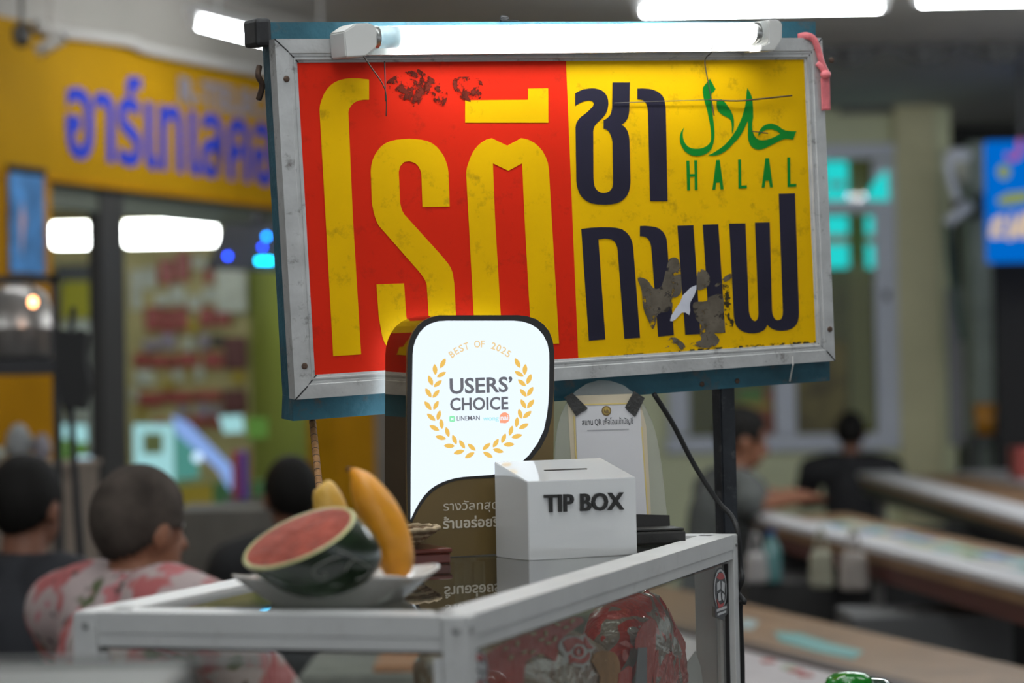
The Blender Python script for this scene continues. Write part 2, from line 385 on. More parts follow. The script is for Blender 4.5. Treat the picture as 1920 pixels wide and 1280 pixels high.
for x0, y0, x1, y1 in sorted([(250, 390, 340, 470), (350, 340, 450, 460), (470, 400, 560, 500), (570, 350, 650, 450), (90, 230, 160, 500), (170, 220, 250, 360), (500, 150, 590, 220), (120, 900, 240, 1000), (370, 900, 440, 970), (510, 880, 570, 970), (440, 680, 510, 770), (90, 1020, 140, 1100)]):
    goods('white', x0, y0, x1, y1, 'blister_pack', 'pale white pack on the phone shop wall')
for (x0, y0, x1, y1) in sorted([(170, 700, 270, 770), (280, 660, 390, 760), (540, 660, 610, 760), (400, 1140, 470, 1210), (520, 1130, 620, 1210), (630, 1140, 690, 1200)]): goods('lilac', x0, y0, x1, y1, 'phone_case', 'lilac pack on the phone shop wall')
for (x0, y0, x1, y1) in sorted([(470, 560, 540, 670), (300, 970, 370, 1030), (760, 910, 850, 990), (460, 900, 505, 960), (130, 1160, 190, 1220)]): goods('yellow', x0, y0, x1, y1, 'price_card', 'yellow card on the phone shop wall')
goods('dark', 620, 670, 710, 740, 'small_black_box', 'small black box on the phone shop back wall'); goods('maroon', 710, 680, 860, 900, 'maroon_box', 'upper dark maroon box at the right of the phone shop wall'); goods('maroon', 700, 1030, 860, 1190, 'maroon_box', 'lower dark maroon box at the right of the phone shop wall')
pbox('white_notice_board', 405, 505, 462, 585, DW-.06, .05, pr['white'], 'pale notice board at the right end of the phone shop wall', 'notice board')
pbox('wall_banner', 104, 495, 186, 528, DW-.08, .03, mat('dark_grey_banner', (.10, .11, .12), .5), 'dark grey banner high on the phone shop wall left of the mullion', 'banner')
ysg = pbox('yellow_sign_board', 115, 527, 193, 596, DW-.10, .03, mat('bright_yellow_board', (.48, .46, .03), .5), 'bright yellow board on the phone shop wall behind the black cover', 'sign')
pbox('shop_fridge', 118, 600, 195, 760, DW-.65, .6, mat('pale_fridge', (.36, .40, .36), .4), 'pale grey green cooler cabinet in the shop doorway', 'cooler', foot=0)
# monitor with blue lights
c, w_, h_ = pdims(398, 420, 530, 503, 10.6)
mo = thing('wall_monitor', 'dark monitor with glowing blue lights at the left edge of the sign', 'monitor', c)
MM = Matrix.Rotation(math.radians(24), 4, 'Z')
obj('screen_case', prism(B(), [(-w_/2-.02, -h_/2), (w_/2, -h_/2-.02), (w_/2, h_/2), (-w_/2+.055, h_/2)], 0, .06, Matrix.Rotation(math.pi/2, 4, 'X')), mat('matt_black_case', (.02, .02, .022), .4), mo)
obj('wall_arm', bx((.05, .35, h_/2+.02), (.04, .9, .04)), mat('matt_black_case', (.02, .02, .022), .4), mo)
m_led = emit('blue_led', (.01, .06, 1.0), 18); m_led2 = emit('azure_led', (.0, .25, 1.0), 16); m_led3 = emit('cyan_led', (.0, .55, 1.0), 16)
for px, py, r, mm in ((427, 480, .009, m_led), (500, 443, .010, m_led2), (492, 463, .008, m_led), (486, 489, .010, m_led3), (497, 489, .010, m_led3), (507, 489, .010, m_led3)):
    q = P(px, py, 10.5)-c; obj('indicator_light', ell(B(), q, (r, r, r), None, 10, 6), mm, mo)
# lit glass counters
m_lc = emit('counter_light_cyan', (.45, .85, .88), .75); m_lt = emit('counter_light_teal', (.12, .42, .36), .6); m_lb = emit('counter_light_blue', (.30, .48, .95), .8); m_lg = emit('counter_light_green', (.22, .5, .10), .35)
m_ctr = mat('green_counter_front', (.10, .26, .09), .35, var=.4, vscale=7)
co, w_, h_ = pdims(246, 792, 500, 985, 10.9)
ct = thing('glass_counter', 'lit glass display counter with cyan and green light in the phone shop', 'counter', (co.x, co.y, 0))
ct.matrix_world = Matrix.Translation((co.x, co.y, 0)); inv = ct.matrix_world.inverted()
def cpart(name, L, d, th, m):
    q = [P(x, y, d) for x, y in L]; bm = B(); a = [bm.verts.new(inv @ p) for p in q]; b = [bm.verts.new(inv @ (p+Vector((0, th, 0)))) for p in q]
    bm.faces.new(a); bm.faces.new(b[::-1]); n = len(q)
    for k in range(n): bm.faces.new((a[k], b[k], b[(k+1) % n], a[(k+1) % n]))
    return obj(name, bm, m, ct)
q0 = P(246, 910, 10.95); q1 = P(500, 910, 10.95)
obj('counter_body', bx(((q0.x+q1.x)/2-co.x, .25, q0.z/2), (q1.x-q0.x, .4, q0.z)), m_ctr, ct)
cpart('lit_panel', [(250, 795), (322, 795), (324, 905), (252, 908)], 10.9, .05, m_lc); cpart('shelf_print', [(268, 812), (305, 812), (305, 850), (268, 850)], 10.89, .008, mat('olive_print', (.25, .30, .10), .5))
cpart('lit_panel', [(326, 790), (362, 800), (372, 895), (328, 900)], 10.9, .05, m_lt); cpart('light_bar', [(322, 778), (352, 792), (440, 880), (432, 920), (408, 880), (330, 812)], 10.88, .015, m_lb)
cpart('lit_panel', [(410, 780), (452, 778), (456, 810), (420, 812)], 10.9, .05, m_lc); cpart('lit_panel', [(462, 782), (500, 784), (500, 820), (464, 822)], 10.9, .05, m_lg)
cpart('light_bulb', [(370+9*math.cos(k*math.pi/6), 857+9*math.sin(k*math.pi/6)) for k in range(12)], 10.86, .01, emit('white_bulb', (.6, .8, 1), 1.4))
cpart('yellow_shelf', [(316, 915), (398, 905), (398, 945), (318, 950)], 10.9, .02, mat('yellow_pack', (.5, .38, .04))); cpart('green_shelf', [(320, 952), (430, 940), (430, 975), (322, 980)], 10.9, .02, mat('bright_green_shelf', (.04, .28, .05), .5))
can = pbox('striped_can', 434, 845, 463, 936, 10.5, .16, mat('red_drink_can', (.38, .04, .06), .35), 'red and blue drinks can standing at the right of the lit counter', 'can', bev=.03)
pbox('stripe', 451, 845, 463, 936, 10.49, .02, mat('blue_can_stripe', (.04, .06, .36), .35), parent=can)
c2, w_, h_ = pdims(98, 790, 168, 1015, 10.2)
pbox('can_shelf', 420, 937, 480, 960, 10.4, .36, mat('dark_pack', (.06, .05, .05)), 'dark bench under the drinks can in the phone shop', 'bench', foot=0)
lcab = thing('lit_showcase', 'tall showcase glowing cyan and blue in the shop doorway at the left', 'showcase', (c2.x, c2.y, 0)); inv = lcab.matrix_world.inverted(); ct = lcab
obj('case_body', bx((0, .22, .62), (.24, .3, 1.24)), mat('dark_pack', (.06, .05, .05)), lcab)
cpart('lit_panel', [(98, 795), (124, 795), (126, 822), (98, 822)], 10.2, .03, m_lc); cpart('lit_panel', [(98, 824), (126, 824), (126, 872), (98, 872)], 10.2, .03, m_lg); cpart('lit_panel', [(102, 895), (130, 895), (130, 925), (104, 925)], 10.2, .03, m_lc)
cpart('lit_panel', [(132, 796), (160, 796), (162, 828), (132, 828)], 10.2, .03, m_lc); cpart('lit_panel', [(134, 830), (160, 830), (160, 852), (134, 852)], 10.2, .03, m_lg); cpart('lit_panel', [(134, 855), (168, 855), (172, 930), (136, 930)], 10.2, .03, emit('counter_light_pale', (.55, .85, 1.0), .95))
cpart('lit_panel', [(136, 935), (172, 935), (168, 980), (140, 985)], 10.2, .03, m_lb); cpart('lit_panel', [(104, 950), (140, 945), (140, 985), (106, 990)], 10.2, .03, emit('counter_light_azure', (.08, .35, .9), .9)); cpart('lit_panel', [(104, 1003), (136, 1003), (136, 1028), (104, 1028)], 10.2, .03, emit('counter_light_sky', (.3, .65, 1.0), .9)); cpart('lit_panel', [(146, 1000), (166, 1000), (166, 1024), (148, 1026)], 10.2, .03, m_lc)
# ------------------------------------------------ left street stand: rack, pot, covered stand
m_rack = mat('dark_rack_steel', (.03, .03, .032), .45, .3)
rk = thing('cooking_rack', 'dark steel rack at the far left with a steel pot hung in it', 'rack', (P(50, 700, 7.2).x, 7.2, 0))
c = P(103, 515, 7.2); bxx = rk.location.x
obj('post', bx((c.x-bxx, 0, c.z/2), (.022, .022, c.z)), m_rack, rk); obj('post', bx((c.x-bxx-.42, 0, c.z/2), (.022, .022, c.z)), m_rack, rk); obj('cross_bar', bx((c.x-bxx-.21, 0, c.z-.012), (.44, .022, .024)), m_rack, rk)
sp = P(40, 688, 7.2); obj('shelf', bx((c.x-bxx-.21, .1, sp.z), (.44, .34, .045)), m_rack, rk)
m_pot = mat('steel_pot', (.42, .40, .38), .32, .85)
pp = P(32, 690, 7.3); pt = thing('steel_pot', 'round stainless steel pot with a domed lid on the dark rack shelf', 'pot', (pp.x, 7.3, sp.z+.0235)); hp = P(32, 545, 7.3).z-sp.z
obj('pot_body', lathe(B(), [(0, 0), (.10, 0), (.112, .015), (.115, .09), (.118, .095)], 32), m_pot, pt, smooth=True); obj('lid', lathe(B(), [(.120, .0955), (.116, .11), (.09, hp-.03), (.05, hp-.008), (.0, hp)], 32), m_pot, pt, smooth=True); obj('lid_knob', ell(B(), (0, 0, hp+.012), (.02, .02, .014)), m_rack, pt, smooth=True)
wbp = P(62, 566, 7.1); wb_ = thing('warm_glint', 'small warm orange bulb built as a glowing ball before the steel pot', 'lamp', wbp); obj('glint', ell(B(), (0, 0, 0), (.012, .012, .015)), emit('warm_glint_glow', (1.0, .42, .16), 9), wb_, smooth=True); obj('cord', sweep(B(), [(0, 0, .014), (-.012, .03, c.z-wbp.z-.01)], .004, 6), m_rack, wb_)  # glowing ball added in place of a warm reflection on the pot
m_cov = mat('black_cloth_cover', (.018, .018, .018), .8)
c = P(140, 690, 6.7); cs = thing('covered_stand', 'thin stand with a black cloth cover drooped over its top, left of the mullion', 'stand', (P(150, 1060, 6.7).x, 6.7, 0)); inv = cs.matrix_world.inverted()
obj('pole', sweep(B(), [(0, 0, 0), inv @ P(152, 1060, 6.7), inv @ P(128, 700, 6.7), inv @ P(138, 575, 6.7)], [.013, .012, .009, .008], 10), m_rack, cs); obj('foot', lathe(B(), [(0, 0), (.16, 0), (.16, .012), (.02, .03), (.013, .06)], 24), m_rack, cs)
cl = [inv @ P(x, y, 6.7) for x, y in ((108, 622), (122, 618), (138, 626), (152, 617), (165, 625), (162, 670), (170, 720), (160, 768), (140, 764), (126, 772), (116, 740), (108, 690))]
obj('cloth_cover', prism(B(), [(v.x, v.z) for v in cl], -.035, .035, Matrix(((1, 0, 0, 0), (0, 0, -1, 0), (0, 1, 0, 0), (0, 0, 0, 1)))), m_cov, cs)
# pile of odds and ends under the rack
for i, (x0, y0, x1, y1, d, m_, nm, lb, cat) in enumerate([(10, 796, 60, 868, 8.0, mat('grey_bag', (.30, .31, .31), .6, var=.2), 'plastic_bag', 'grey plastic bag on the crate under the dark rack', 'bag'), (62, 815, 96, 868, 8.0, mat('dull_lilac_bag', (.26, .24, .27), .6, var=.2), 'plastic_bag', 'dull lilac plastic bag beside the grey one under the rack', 'bag'), (-30, 838, 12, 868, 7.95, mat('pale_mint_tub', (.38, .42, .38), .5), 'plastic_tub', 'pale mint tub at the far left above the dark haired person', 'tub')]):
    c_, w_, h_ = pdims(x0, y0, x1, y1, d); bm = B(); ell(bm, (0, 0, h_/2), (w_/2, w_*.42, h_/2), None, 14, 9)
    rnd = random.Random(i)
    for v in bm.verts: v.co += Vector((rnd.uniform(-.006, .006), rnd.uniform(-.006, .006), rnd.uniform(-.003, .006)*(v.co.z > .01))); v.co.z = max(v.co.z, .0005)
    o = obj(nm, bm, m_, None, (c_.x, d, c_.z-h_/2), smooth=True); tag(o, lb, cat)
cz = P(40, 905, 8).z
cr = thing('stacked_crate', 'brown wooden crate table under the bags at the far left', 'crate', (P(55, 900, 8).x, 8, 0)); z1 = P(40, 868, 8).z
obj('crate_body', bx((0, .1, (z1-.02)/2), (.34, .5, z1-.02), .004), mat('brown_crate', (.24, .19, .15), .7, var=.2), cr); obj('crate_lid', bx((0, .1, z1-.0105), (.36, .52, .02), .003), mat('brown_crate', (.24, .19, .15)), cr)
# ------------------------------------------------ right: cream building
WY = 15.6
m_cw = mat('cream_plaster', (.68, .70, .46), .7, var=.10, vscale=1.2)
xl, xr_ = P(1120, 600, WY).x, P(1790, 600, WY).x
struct(flatbox('wall_back', xl-3.0, xr_, WY, WY+.15, 0, 3.22, m_cw))
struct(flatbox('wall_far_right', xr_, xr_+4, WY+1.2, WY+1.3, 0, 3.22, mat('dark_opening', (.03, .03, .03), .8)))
m_cp = mat('cream_pilaster', (.66, .62, .38), .7, var=.08, vscale=2)
struct(pbox('trim_2', 1686, 130, 1762, 1100, WY-.12, .118, m_cp, foot=0))
struct(pbox('trim_3', 1560, 118, 1920, 150, WY-.08, .078, m_cp))
m_wf = mat('white_window_frame', (.60, .63, .70), .4)
wn_ = thing('window_1', None, None, P(1470, 850, WY)); struct(wn_)
def wpart(name, x0, y0, x1, y1, dd, th, m): return pbox(name, x0, y0, x1, y1, WY-dd, th, m, parent=wn_)
for r_ in ((1250, 272, 1694, 300), (1250, 815, 1694, 846), (1250, 301, 1288, 814), (1641, 301, 1694, 814), (1289, 378, 1640, 402), (1450, 403, 1490, 814)): wpart('window_frame', *r_, .08, .07, m_wf)
m_wg = glass('window_glass', (.75, .78, .72), 1.45)
for r_ in ((1289, 301, 1640, 377), (1289, 403, 1449, 814), (1491, 403, 1640, 814)): wpart('pane', *r_, .045, .006, m_wg)
wpart('window_handle', 1658, 545, 1668, 562, .10, .03, m_rack)
wpart('inner_board', 1289, 301, 1640, 814, .02, .012, mat('olive_board', (.30, .27, .08), .6, var=.4, vscale=2.5))
wpart('yellow_curtain', 1592, 301, 1634, 814, .03, .008, mat('yellow_curtain', (.52, .46, .17), .6))
m_tq = emit('turquoise_backlit_sticker', (.02, .68, .66), .95); m_tqt = mat('cream_sticker_print', (.55, .48, .36), .5)
for (x0, y0, x1, y1, lb) in ((1545, 302, 1590, 376, 'turquoise window sticker in the upper pane nearest the sign'), (1548, 405, 1591, 502, 'turquoise window sticker in the lower pane nearest the sign'), (1624, 405, 1640, 502, 'narrow turquoise sticker strip in the lower pane right of the curtain')):
    o = pbox('window_sticker', x0, y0, x1, y1, WY-.065, .008, m_tq, lb, 'sticker', 'turquoise window stickers')
    if y0 > 400: pbox('sticker_band', x0, 440, x1, 458, WY-.069, .004, m_tqt, parent=o)
    else: pbox('sticker_band', x0+10, 340, x1-6, 352, WY-.069, .004, mat('pale_aqua_print', (.3, .6, .56), .5), parent=o)
c = P(1645, 345, WY-.065); q = [P(x, y, WY-.065)-c for x, y in ((1664, 318), (1667, 376), (1622, 376), (1632, 350), (1648, 330))]
o = obj('window_sticker', prism(B(), [(v.x, v.z) for v in q], 0, .008, Matrix(((1, 0, 0, 0), (0, 0, -1, 0), (0, 1, 0, 0), (0, 0, 0, 1)))), m_tq, None, c); tag(o, 'turquoise corner shaped sticker at the right end of the upper pane', 'sticker', 'turquoise window stickers')
m_fd = film2 = mat('food_poster_print', (.30, .20, .06), .5, var=.7, vscale=7)
fo = pbox('food_poster', 1386, 732, 1450, 815, WY-.075, .008, mat('red_brown_food_print', (.26, .07, .03), .5, var=.6, vscale=9), 'red and green food poster low in the window behind the sign pole', 'poster'); pbox('green_print', 1386, 732, 1432, 752, WY-.08, .004, mat('green_food_print', (.10, .26, .06), .5), parent=fo); pbox('yellow_print', 1386, 754, 1448, 768, WY-.08, .004, mat('yellow_food_print', (.36, .28, .05), .5), parent=fo)
pbox('food_poster', 1494, 640, 1588, 812, WY-.075, .008, mat('dark_olive_food_print', (.16, .13, .04), .5, var=.7, vscale=5), 'dark olive food poster low in the window below the sign corner', 'poster')
pbox('wall_plate', 1574, 197, 1684, 212, WY-.05, .045, mat('dark_grey_plate', (.13, .13, .12), .5), 'long dark plate on the cream wall right of the sign', 'plate')
# corrugated valance
vz0, vz1 = P(1720, 108, 12.6).z, 3.215; xv0, xv1 = P(1450, 60, 12.6).x, P(1980, 60, 12.6).x+1.2
bm = B(); n = 120; A = []
for k in range(n+1):
    x = xv0+(xv1-xv0)*k/n; y = 12.6+.03*math.sin(x*34); low = vz0+.035*math.sin(x*16.0+1.2); A.append([bm.verts.new((x, y, low)), bm.verts.new((x, y, vz1)), bm.verts.new((x, y+.012, vz1)), bm.verts.new((x, y+.012, low))])
for a, b in zip(A, A[1:]):
    for k in range(4): bm.faces.new((a[k], a[(k+1) % 4], b[(k+1) % 4], b[k]))
o = obj('corrugated_valance', bm, mat('dark_grey_sheet', (.07, .07, .07), .6, var=.25, vscale=3), None); tag(o, 'dark wavy corrugated valance hanging from the ceiling at upper right', 'valance')
# blue lit shop sign at the right edge
sb = pbox('blue_shop_sign', 1853, 263, 1990, 490, 13.4, .10, emit('blue_backlit_sign', (.0, .17, .72), .8), 'blue backlit sign with cream script cut off by the right edge', 'sign')
def bprint(name, L, m):
    bm = B(); a = [bm.verts.new(P(x, y, 13.39)) for x, y in L]; b = [bm.verts.new(P(x, y, 13.396)) for x, y in L]; n = len(L); bm.faces.new(a); bm.faces.new(b[::-1])
    for k in range(n): bm.faces.new((a[k], b[k], b[(k+1) % n], a[(k+1) % n]))
    return obj(name, bm, m, sb, Matrix.Translation(-sb.location))
m_cs = emit('cream_backlit_script', (.80, .62, .45), .8); m_pk = emit('pink_backlit_print', (.55, .12, .40), .7); m_yl = emit('lime_backlit_print', (.35, .42, .08), .7)
for L in (smooth2([(1862, 412), (1880, 404), (1884, 418), (1872, 432), (1890, 442), (1858, 446), (1856, 436)], 3), smooth2([(1888, 446), (1894, 404), (1900, 400), (1904, 424), (1912, 402), (1918, 402), (1914, 446), (1904, 440), (1898, 448)], 3), [(1916, 400), (1940, 396), (1940, 446), (1918, 446)]): bprint('script_print', L, m_cs)
bprint('pink_print', smooth2([(1886, 286), (1898, 292), (1906, 284), (1908, 262), (1918, 262), (1916, 290), (1902, 302), (1888, 298)], 3), m_pk)
bprint('lime_print', [(1882+12*math.cos(k*math.pi/6), 322+14*math.sin(k*math.pi/6)) for k in range(12)], m_yl); bprint('lime_print', [(1870, 372), (1890, 362), (1930, 358), (1930, 378), (1892, 384), (1872, 384)], m_yl)
obj('hanger', bx((0, 0, (3.22-P(1900, 263, 13.4).z)/2+sb.dimensions.z), (.03, .03, 3.22-P(1900, 263, 13.4).z)), m_rack, sb)
# white wall fan and pilaster
m_wl = mat('white_lamp_plastic', (.80, .82, .84), .35)
pil = pbox('trim_4', 1826, 265, 1862, 900, WY-.6, .4, mat('grey_green_column', (.30, .35, .30), .6, var=.1), foot=0); struct(pil)
pil2 = pbox('trim_5', 1778, 540, 1816, 835, WY-.03, .028, mat('grey_panel', (.30, .30, .31), .6)); struct(pil2)
fn = thing('wall_fan', 'white wall fan with a bent arm beside the blue sign', 'fan', P(1796, 420, 14.4)); inv = fn.matrix_world.inverted(); F_ = lambda x, y, d=14.4: inv @ P(x, y, d)
obj('motor_head', ell(B(), F_(1795, 292), (.085, .07, .05)), m_wl, fn, smooth=True); obj('blade_hub', sweep(B(), [F_(1800, 300), F_(1808, 345)], [.05, .03], 14), mat('cream_plastic', (.55, .55, .42), .4), fn, smooth=True)
obj('neck', sweep(B(), catmull([F_(1776, 300), F_(1784, 340), F_(1796, 375)], 5), .026, 10), m_wl, fn, smooth=True); obj('arm', sweep(B(), [F_(1775, 418), F_(1820, 382)], .034, 12), m_wl, fn, smooth=True); obj('wall_bracket', bx(F_(1826, 388, 14.7), (.06, .6, .12), .01), m_rack, fn)
obj('pull_cord', sweep(B(), catmull([F_(1776, 420), F_(1785, 520), F_(1806, 640)], 5), .022, 8), mat('dark_green_cord', (.05, .09, .07), .6), fn, smooth=True)
bk = thing('orange_bucket', 'orange bucket on a dark stool at the foot of the grey green column', 'bucket', P(1848, 815, 14.5)); bq = P(1848, 815, 14.5); bh = 58*14.5/FPX
obj('bucket_body', lathe(B(), [(0, 0), (.056, 0), (.072, bh), (.066, bh), (.052, .01), (0, .01)], 24), mat('orange_plastic', (.46, .20, .02), .45), bk, smooth=True)
o = thing('dark_stool', 'dark stool under the orange bucket', 'stool', (bq.x, bq.y, 0))
obj('seat', bx((0, 0, bq.z-.0205), (.2, .2, .04)), m_rack, o)
for x in (-.08, .08):
    for y in (-.08, .08): obj('leg', bx((x, y, (bq.z-.041)/2), (.025, .025, bq.z-.041)), m_rack, o)
dk = pbox('doorway_shade_sheet', 1872, 496, 2080, 930, 14.2, .05, mat('doorway_shade_sheet', (.022, .021, .021), .8), 'dark sheet standing in for the unlit doorway under the blue sign', 'dark opening', foot=0)  # near-black sheet: the darkness of the opening put into its colour
pbox('red_box', 1905, 838, 1960, 875, 12.6, .2, mat('red_crate', (.30, .05, .04), .5), 'small red box at the right edge in front of the dark doorway', 'box', foot=.9425)
# ------------------------------------------------ ticket tables on the right
m_wd = mat('brown_table_wood', (.27, .155, .075), .45, var=.25, vscale=5); m_wd2 = mat('dark_table_edge', (.06, .03, .02), .5); m_wht = mat('white_sheet', (.58, .57, .58), .5, var=.05); m_leg = mat('grey_table_leg', (.20, .19, .18), .5, .3)
def hslab(name, L, z, th, m, par=None, inv_=None):
    q = [at_z(x, y, z) for x, y in L]; return slabw(name, q, z, th, m, par)
def slabw(name, q, z, th, m, par):
    o = par.location if par else Vector(); bm = B(); prism(bm, [(p.x-o.x, p.y-o.y) for p in q], z-th-o.z, z-o.z); return obj(name, bm, m, par)
def table(label, A, Bp, z, depth, strip, edge_m, strip_m, legs=True):
    a, b = at_z(*A, z), at_z(*Bp, z); t = (b-a).normalized(); nrm = Vector((-t.y, t.x, 0)); nrm = nrm if nrm.x > 0 else -nrm
    c = (a+b)/2+nrm*depth/2; tb = thing('ticket_table', label, 'table', (c.x, c.y, 0), 'ticket tables')
    slabw('table_top', [a, b, b+nrm*depth, a+nrm*depth], z, .035, m_wd, tb); slabw('white_border', [a-nrm*.012, b-nrm*.012, b+nrm*strip, a+nrm*strip], z+.022, .0215, strip_m, tb)
    slabw('front_apron', [a+nrm*.01, b+nrm*.01, b+nrm*.035, a+nrm*.035], z-.0355, .06, edge_m, tb)
    L = (b-a).length
    for s in (.08, .5, .92):
        for w_ in (.06, depth-.06):
            p = a+t*L*s+nrm*w_; obj('leg', bx((p.x-c.x, p.y-c.y, (z-.0355)/2), (.035, .035, z-.0355)), m_leg, tb)
    return a, t, nrm, L, z
tA = table('long ticket table with a white border in the middle at right, hand resting on it', (1388, 967.5), (1990, 1128), .90, .47, .11, mat('maroon_apron', (.09, .025, .02), .5), m_wht)
tB2 = table('ticket table with a wide white border and dark apron further back at right', (1612, 893), (1990, 1003), .95, .55, .18, mat('black_apron', (.012, .012, .014), .5), m_wht)
tC = table('farthest ticket table with a white top at the right edge', (1790, 890), (1990, 925), .92, .5, .4, mat('teal_apron', (.02, .06, .09), .5), m_wht)
# tickets lying on the middle table
TKN = ['cream', 'aqua', 'blue', 'mint green', 'pale white']; tk = [mat('ticket_%s' % n_, c_, .5) for n_, c_ in (('cream', (.50, .46, .36)), ('aqua', (.28, .44, .44)), ('blue', (.14, .25, .50)), ('mint', (.36, .46, .30)), ('pale', (.52, .52, .50)))]
rnd = random.Random(11); a, t, nrm, L, z = tA
for i in range(46):
    u_ = L*(.16+.8*(i//2)/23.0); v_ = .20+.10*(i % 2)+rnd.uniform(-.012, .012); p = a+t*u_+nrm*v_
    ki = rnd.randrange(5); o = obj('lottery_ticket', bx((0, 0, .0045), (.075, .13, .008), .001), tk[ki], None, Matrix.Translation((p.x, p.y, z)) @ Matrix.Rotation(math.atan2(t.y, t.x)+rnd.uniform(-.15, .15)+math.pi/2, 4, 'Z'))
    tag(o, 'small stack of %s tickets laid in rows on the middle ticket table' % TKN[ki], 'ticket stack', 'ticket stacks on the middle table')
# nearest low table
nt_ = thing('low_wooden_table', 'near wooden table with a white sheet and teal papers at lower right', 'table', at_z(1600, 1230, .75)*1.0); nt_.location.z = 0
Lw = [(1180, 1082), (1990, 1267), (1990, 1345), (1180, 1148)]; hslab('table_top', Lw, .75, .04, m_wd, nt_); hslab('dark_edge', [(1180, 1149), (1990, 1346), (1990, 1360), (1180, 1158)], .75, .06, m_wd2, nt_); hslab('sheet_board', [(1180, 1158.5), (1990, 1361), (1990, 1500), (1180, 1270)], .74, .03, mat('pink_white_sheet', (.55, .50, .50), .5, var=.08, vscale=8), nt_)
for x, y in ((1230, 1130), (1900, 1300), (1230, 1220), (1900, 1400)):
    p = at_z(x, y, .70)-nt_.location; obj('leg', bx((p.x, p.y, .345), (.05, .05, .69)), m_leg, nt_)
for L, m_, lb in (([(1452, 1186), (1500, 1189), (1560, 1208), (1618, 1222), (1600, 1236), (1530, 1222), (1462, 1202)], mat('teal_paper', (.16, .40, .38), .5), 'long teal paper on the near wooden table'), ([(1394, 1160), (1422, 1166), (1410, 1182), (1385, 1176)], mat('aqua_paper', (.38, .48, .48), .5), 'small aqua paper at the left of the near wooden table')):
    q = [at_z(x, y, .7505) for x, y in L]; c = q[0]; o = obj('loose_paper', prism(B(), [(p.x-c.x, p.y-c.y) for p in q], 0, .003), m_, None, c); tag(o, lb, 'paper', 'papers on the near table')
for i, (x, y, m_) in enumerate(((1478, 1252, tk[3]), (1492, 1258, mat('red_ticket', (.45, .10, .08), .5)), (1510, 1266, mat('red_ticket', (.45, .10, .08))), (1440, 1240, mat('red_ticket', (.45, .10, .08))))):
    p = at_z(x, y, .7405); o = obj('small_ticket', bx((0, 0, .002), (.035, .05, .004), .0008), m_, None, p); tag(o, ('small mint green ticket' if i == 0 else 'small red ticket')+' on the white sheet of the near table', 'ticket', 'tickets on the near sheet')
# things under the middle table
for i, (x0, y0, x1, y1, d, col, nm, lb, cat) in enumerate([(1396, 1035, 1440, 1092, 8.6, (.40, .38, .37), 'plastic_bag', 'whitish plastic bag under the left end of the middle ticket table', 'bag'), (1516, 1030, 1562, 1102, 8.4, (.33, .32, .24), 'shopping_bag', 'cream shopping bag hanging left of a table leg', 'bag'), (1572, 1034, 1628, 1106, 8.2, (.34, .30, .27), 'shopping_bag', 'pinkish shopping bag hanging right of a table leg', 'bag')]):
    c_, w_, h_ = pdims(x0, y0, x1, y1, d); bm = B(); box(bm, (0, 0, h_/2), (w_, .08, h_), .02)
    for v in bm.verts: v.co.x *= 1-.18*(v.co.z/h_)
    o = obj(nm, bm, mat('bag_%d' % i, col, .6, var=.2, vscale=20), None, (c_.x, d, c_.z-h_/2)); tag(o, lb, cat)
    obj('handle', sweep(B(), catmull([(-w_*.25, 0, h_-.01), (-w_*.1, 0, h_+.06), (w_*.1, 0, h_+.06), (w_*.25, 0, h_-.01)], 5), .006, 6), mat('bag_%d' % i, col), o, smooth=True)
    obj('hook_cord', sweep(B(), [(0, 0, h_+.05), (0, 0, max(h_+.08, .86-(c_.z-h_/2)))], .004, 6), m_leg, o)
bb = P(1448, 1092, 8.9); bt = thing('water_bottle', 'blue capped teal water bottle under the middle ticket table', 'bottle', bb); 
obj('bottle_body', lathe(B(), [(0, 0), (.034, 0), (.036, .01), (.036, .13), (.015, .165), (.014, .172)], 20), mat('teal_bottle', (.10, .24, .24), .2, coat=.5), bt, smooth=True); obj('bottle_cap', lathe(B(), [(.017, .1725), (.017, .198), (0, .198)], 16), mat('blue_cap', (.03, .08, .22), .4), bt)
xs = pbox('dark_crate', 1400, 1092, 1560, 1150, 8.9, .5, mat('dark_crate', (.03, .029, .028), .6), 'low dark crate under the middle table holding the water bottle', 'crate', foot=0)
pbox('table_shade_sheet', 1395, 985, 1990, 1200, 9.9, .03, mat('under_table_shade', (.022, .022, .022), .8), 'dark sheet standing in for the shade behind the middle table legs', 'backing', foot=0)  # near-black backing added to paint the shade under the table
pbox('grey_crate', 1600, 1155, 1900, 1290, 7.6, .4, mat('grey_crate', (.10, .10, .10), .6), 'low grey crate on the floor between the tables', 'crate', foot=0)
pbox('brown_bench', 322, 955, 520, 1010, 8.8, .5, mat('dull_bench', (.11, .10, .085), .6, var=.2), 'dull brown bench beyond the floral shirted person', 'bench', foot=0)
pbox('orange_tray', 700, 1248, 850, 1264, 6.05, .4, mat('orange_tray', (.42, .17, .06), .5), 'orange tray seen low through the cabinet glass', 'tray', bev=.003, foot=P(730, 1270, 6.0).z+5*6.0/FPX+.0006)
otz = P(775, 1264, 5.0)
pbox('tray_table', 560, 1265, 900, 1275, 6.0, .7, mat('grey_bench_top', (.20, .19, .17), .6, var=.3, vscale=8), 'grey table under the orange tray behind the cabinet', 'table', foot=0)
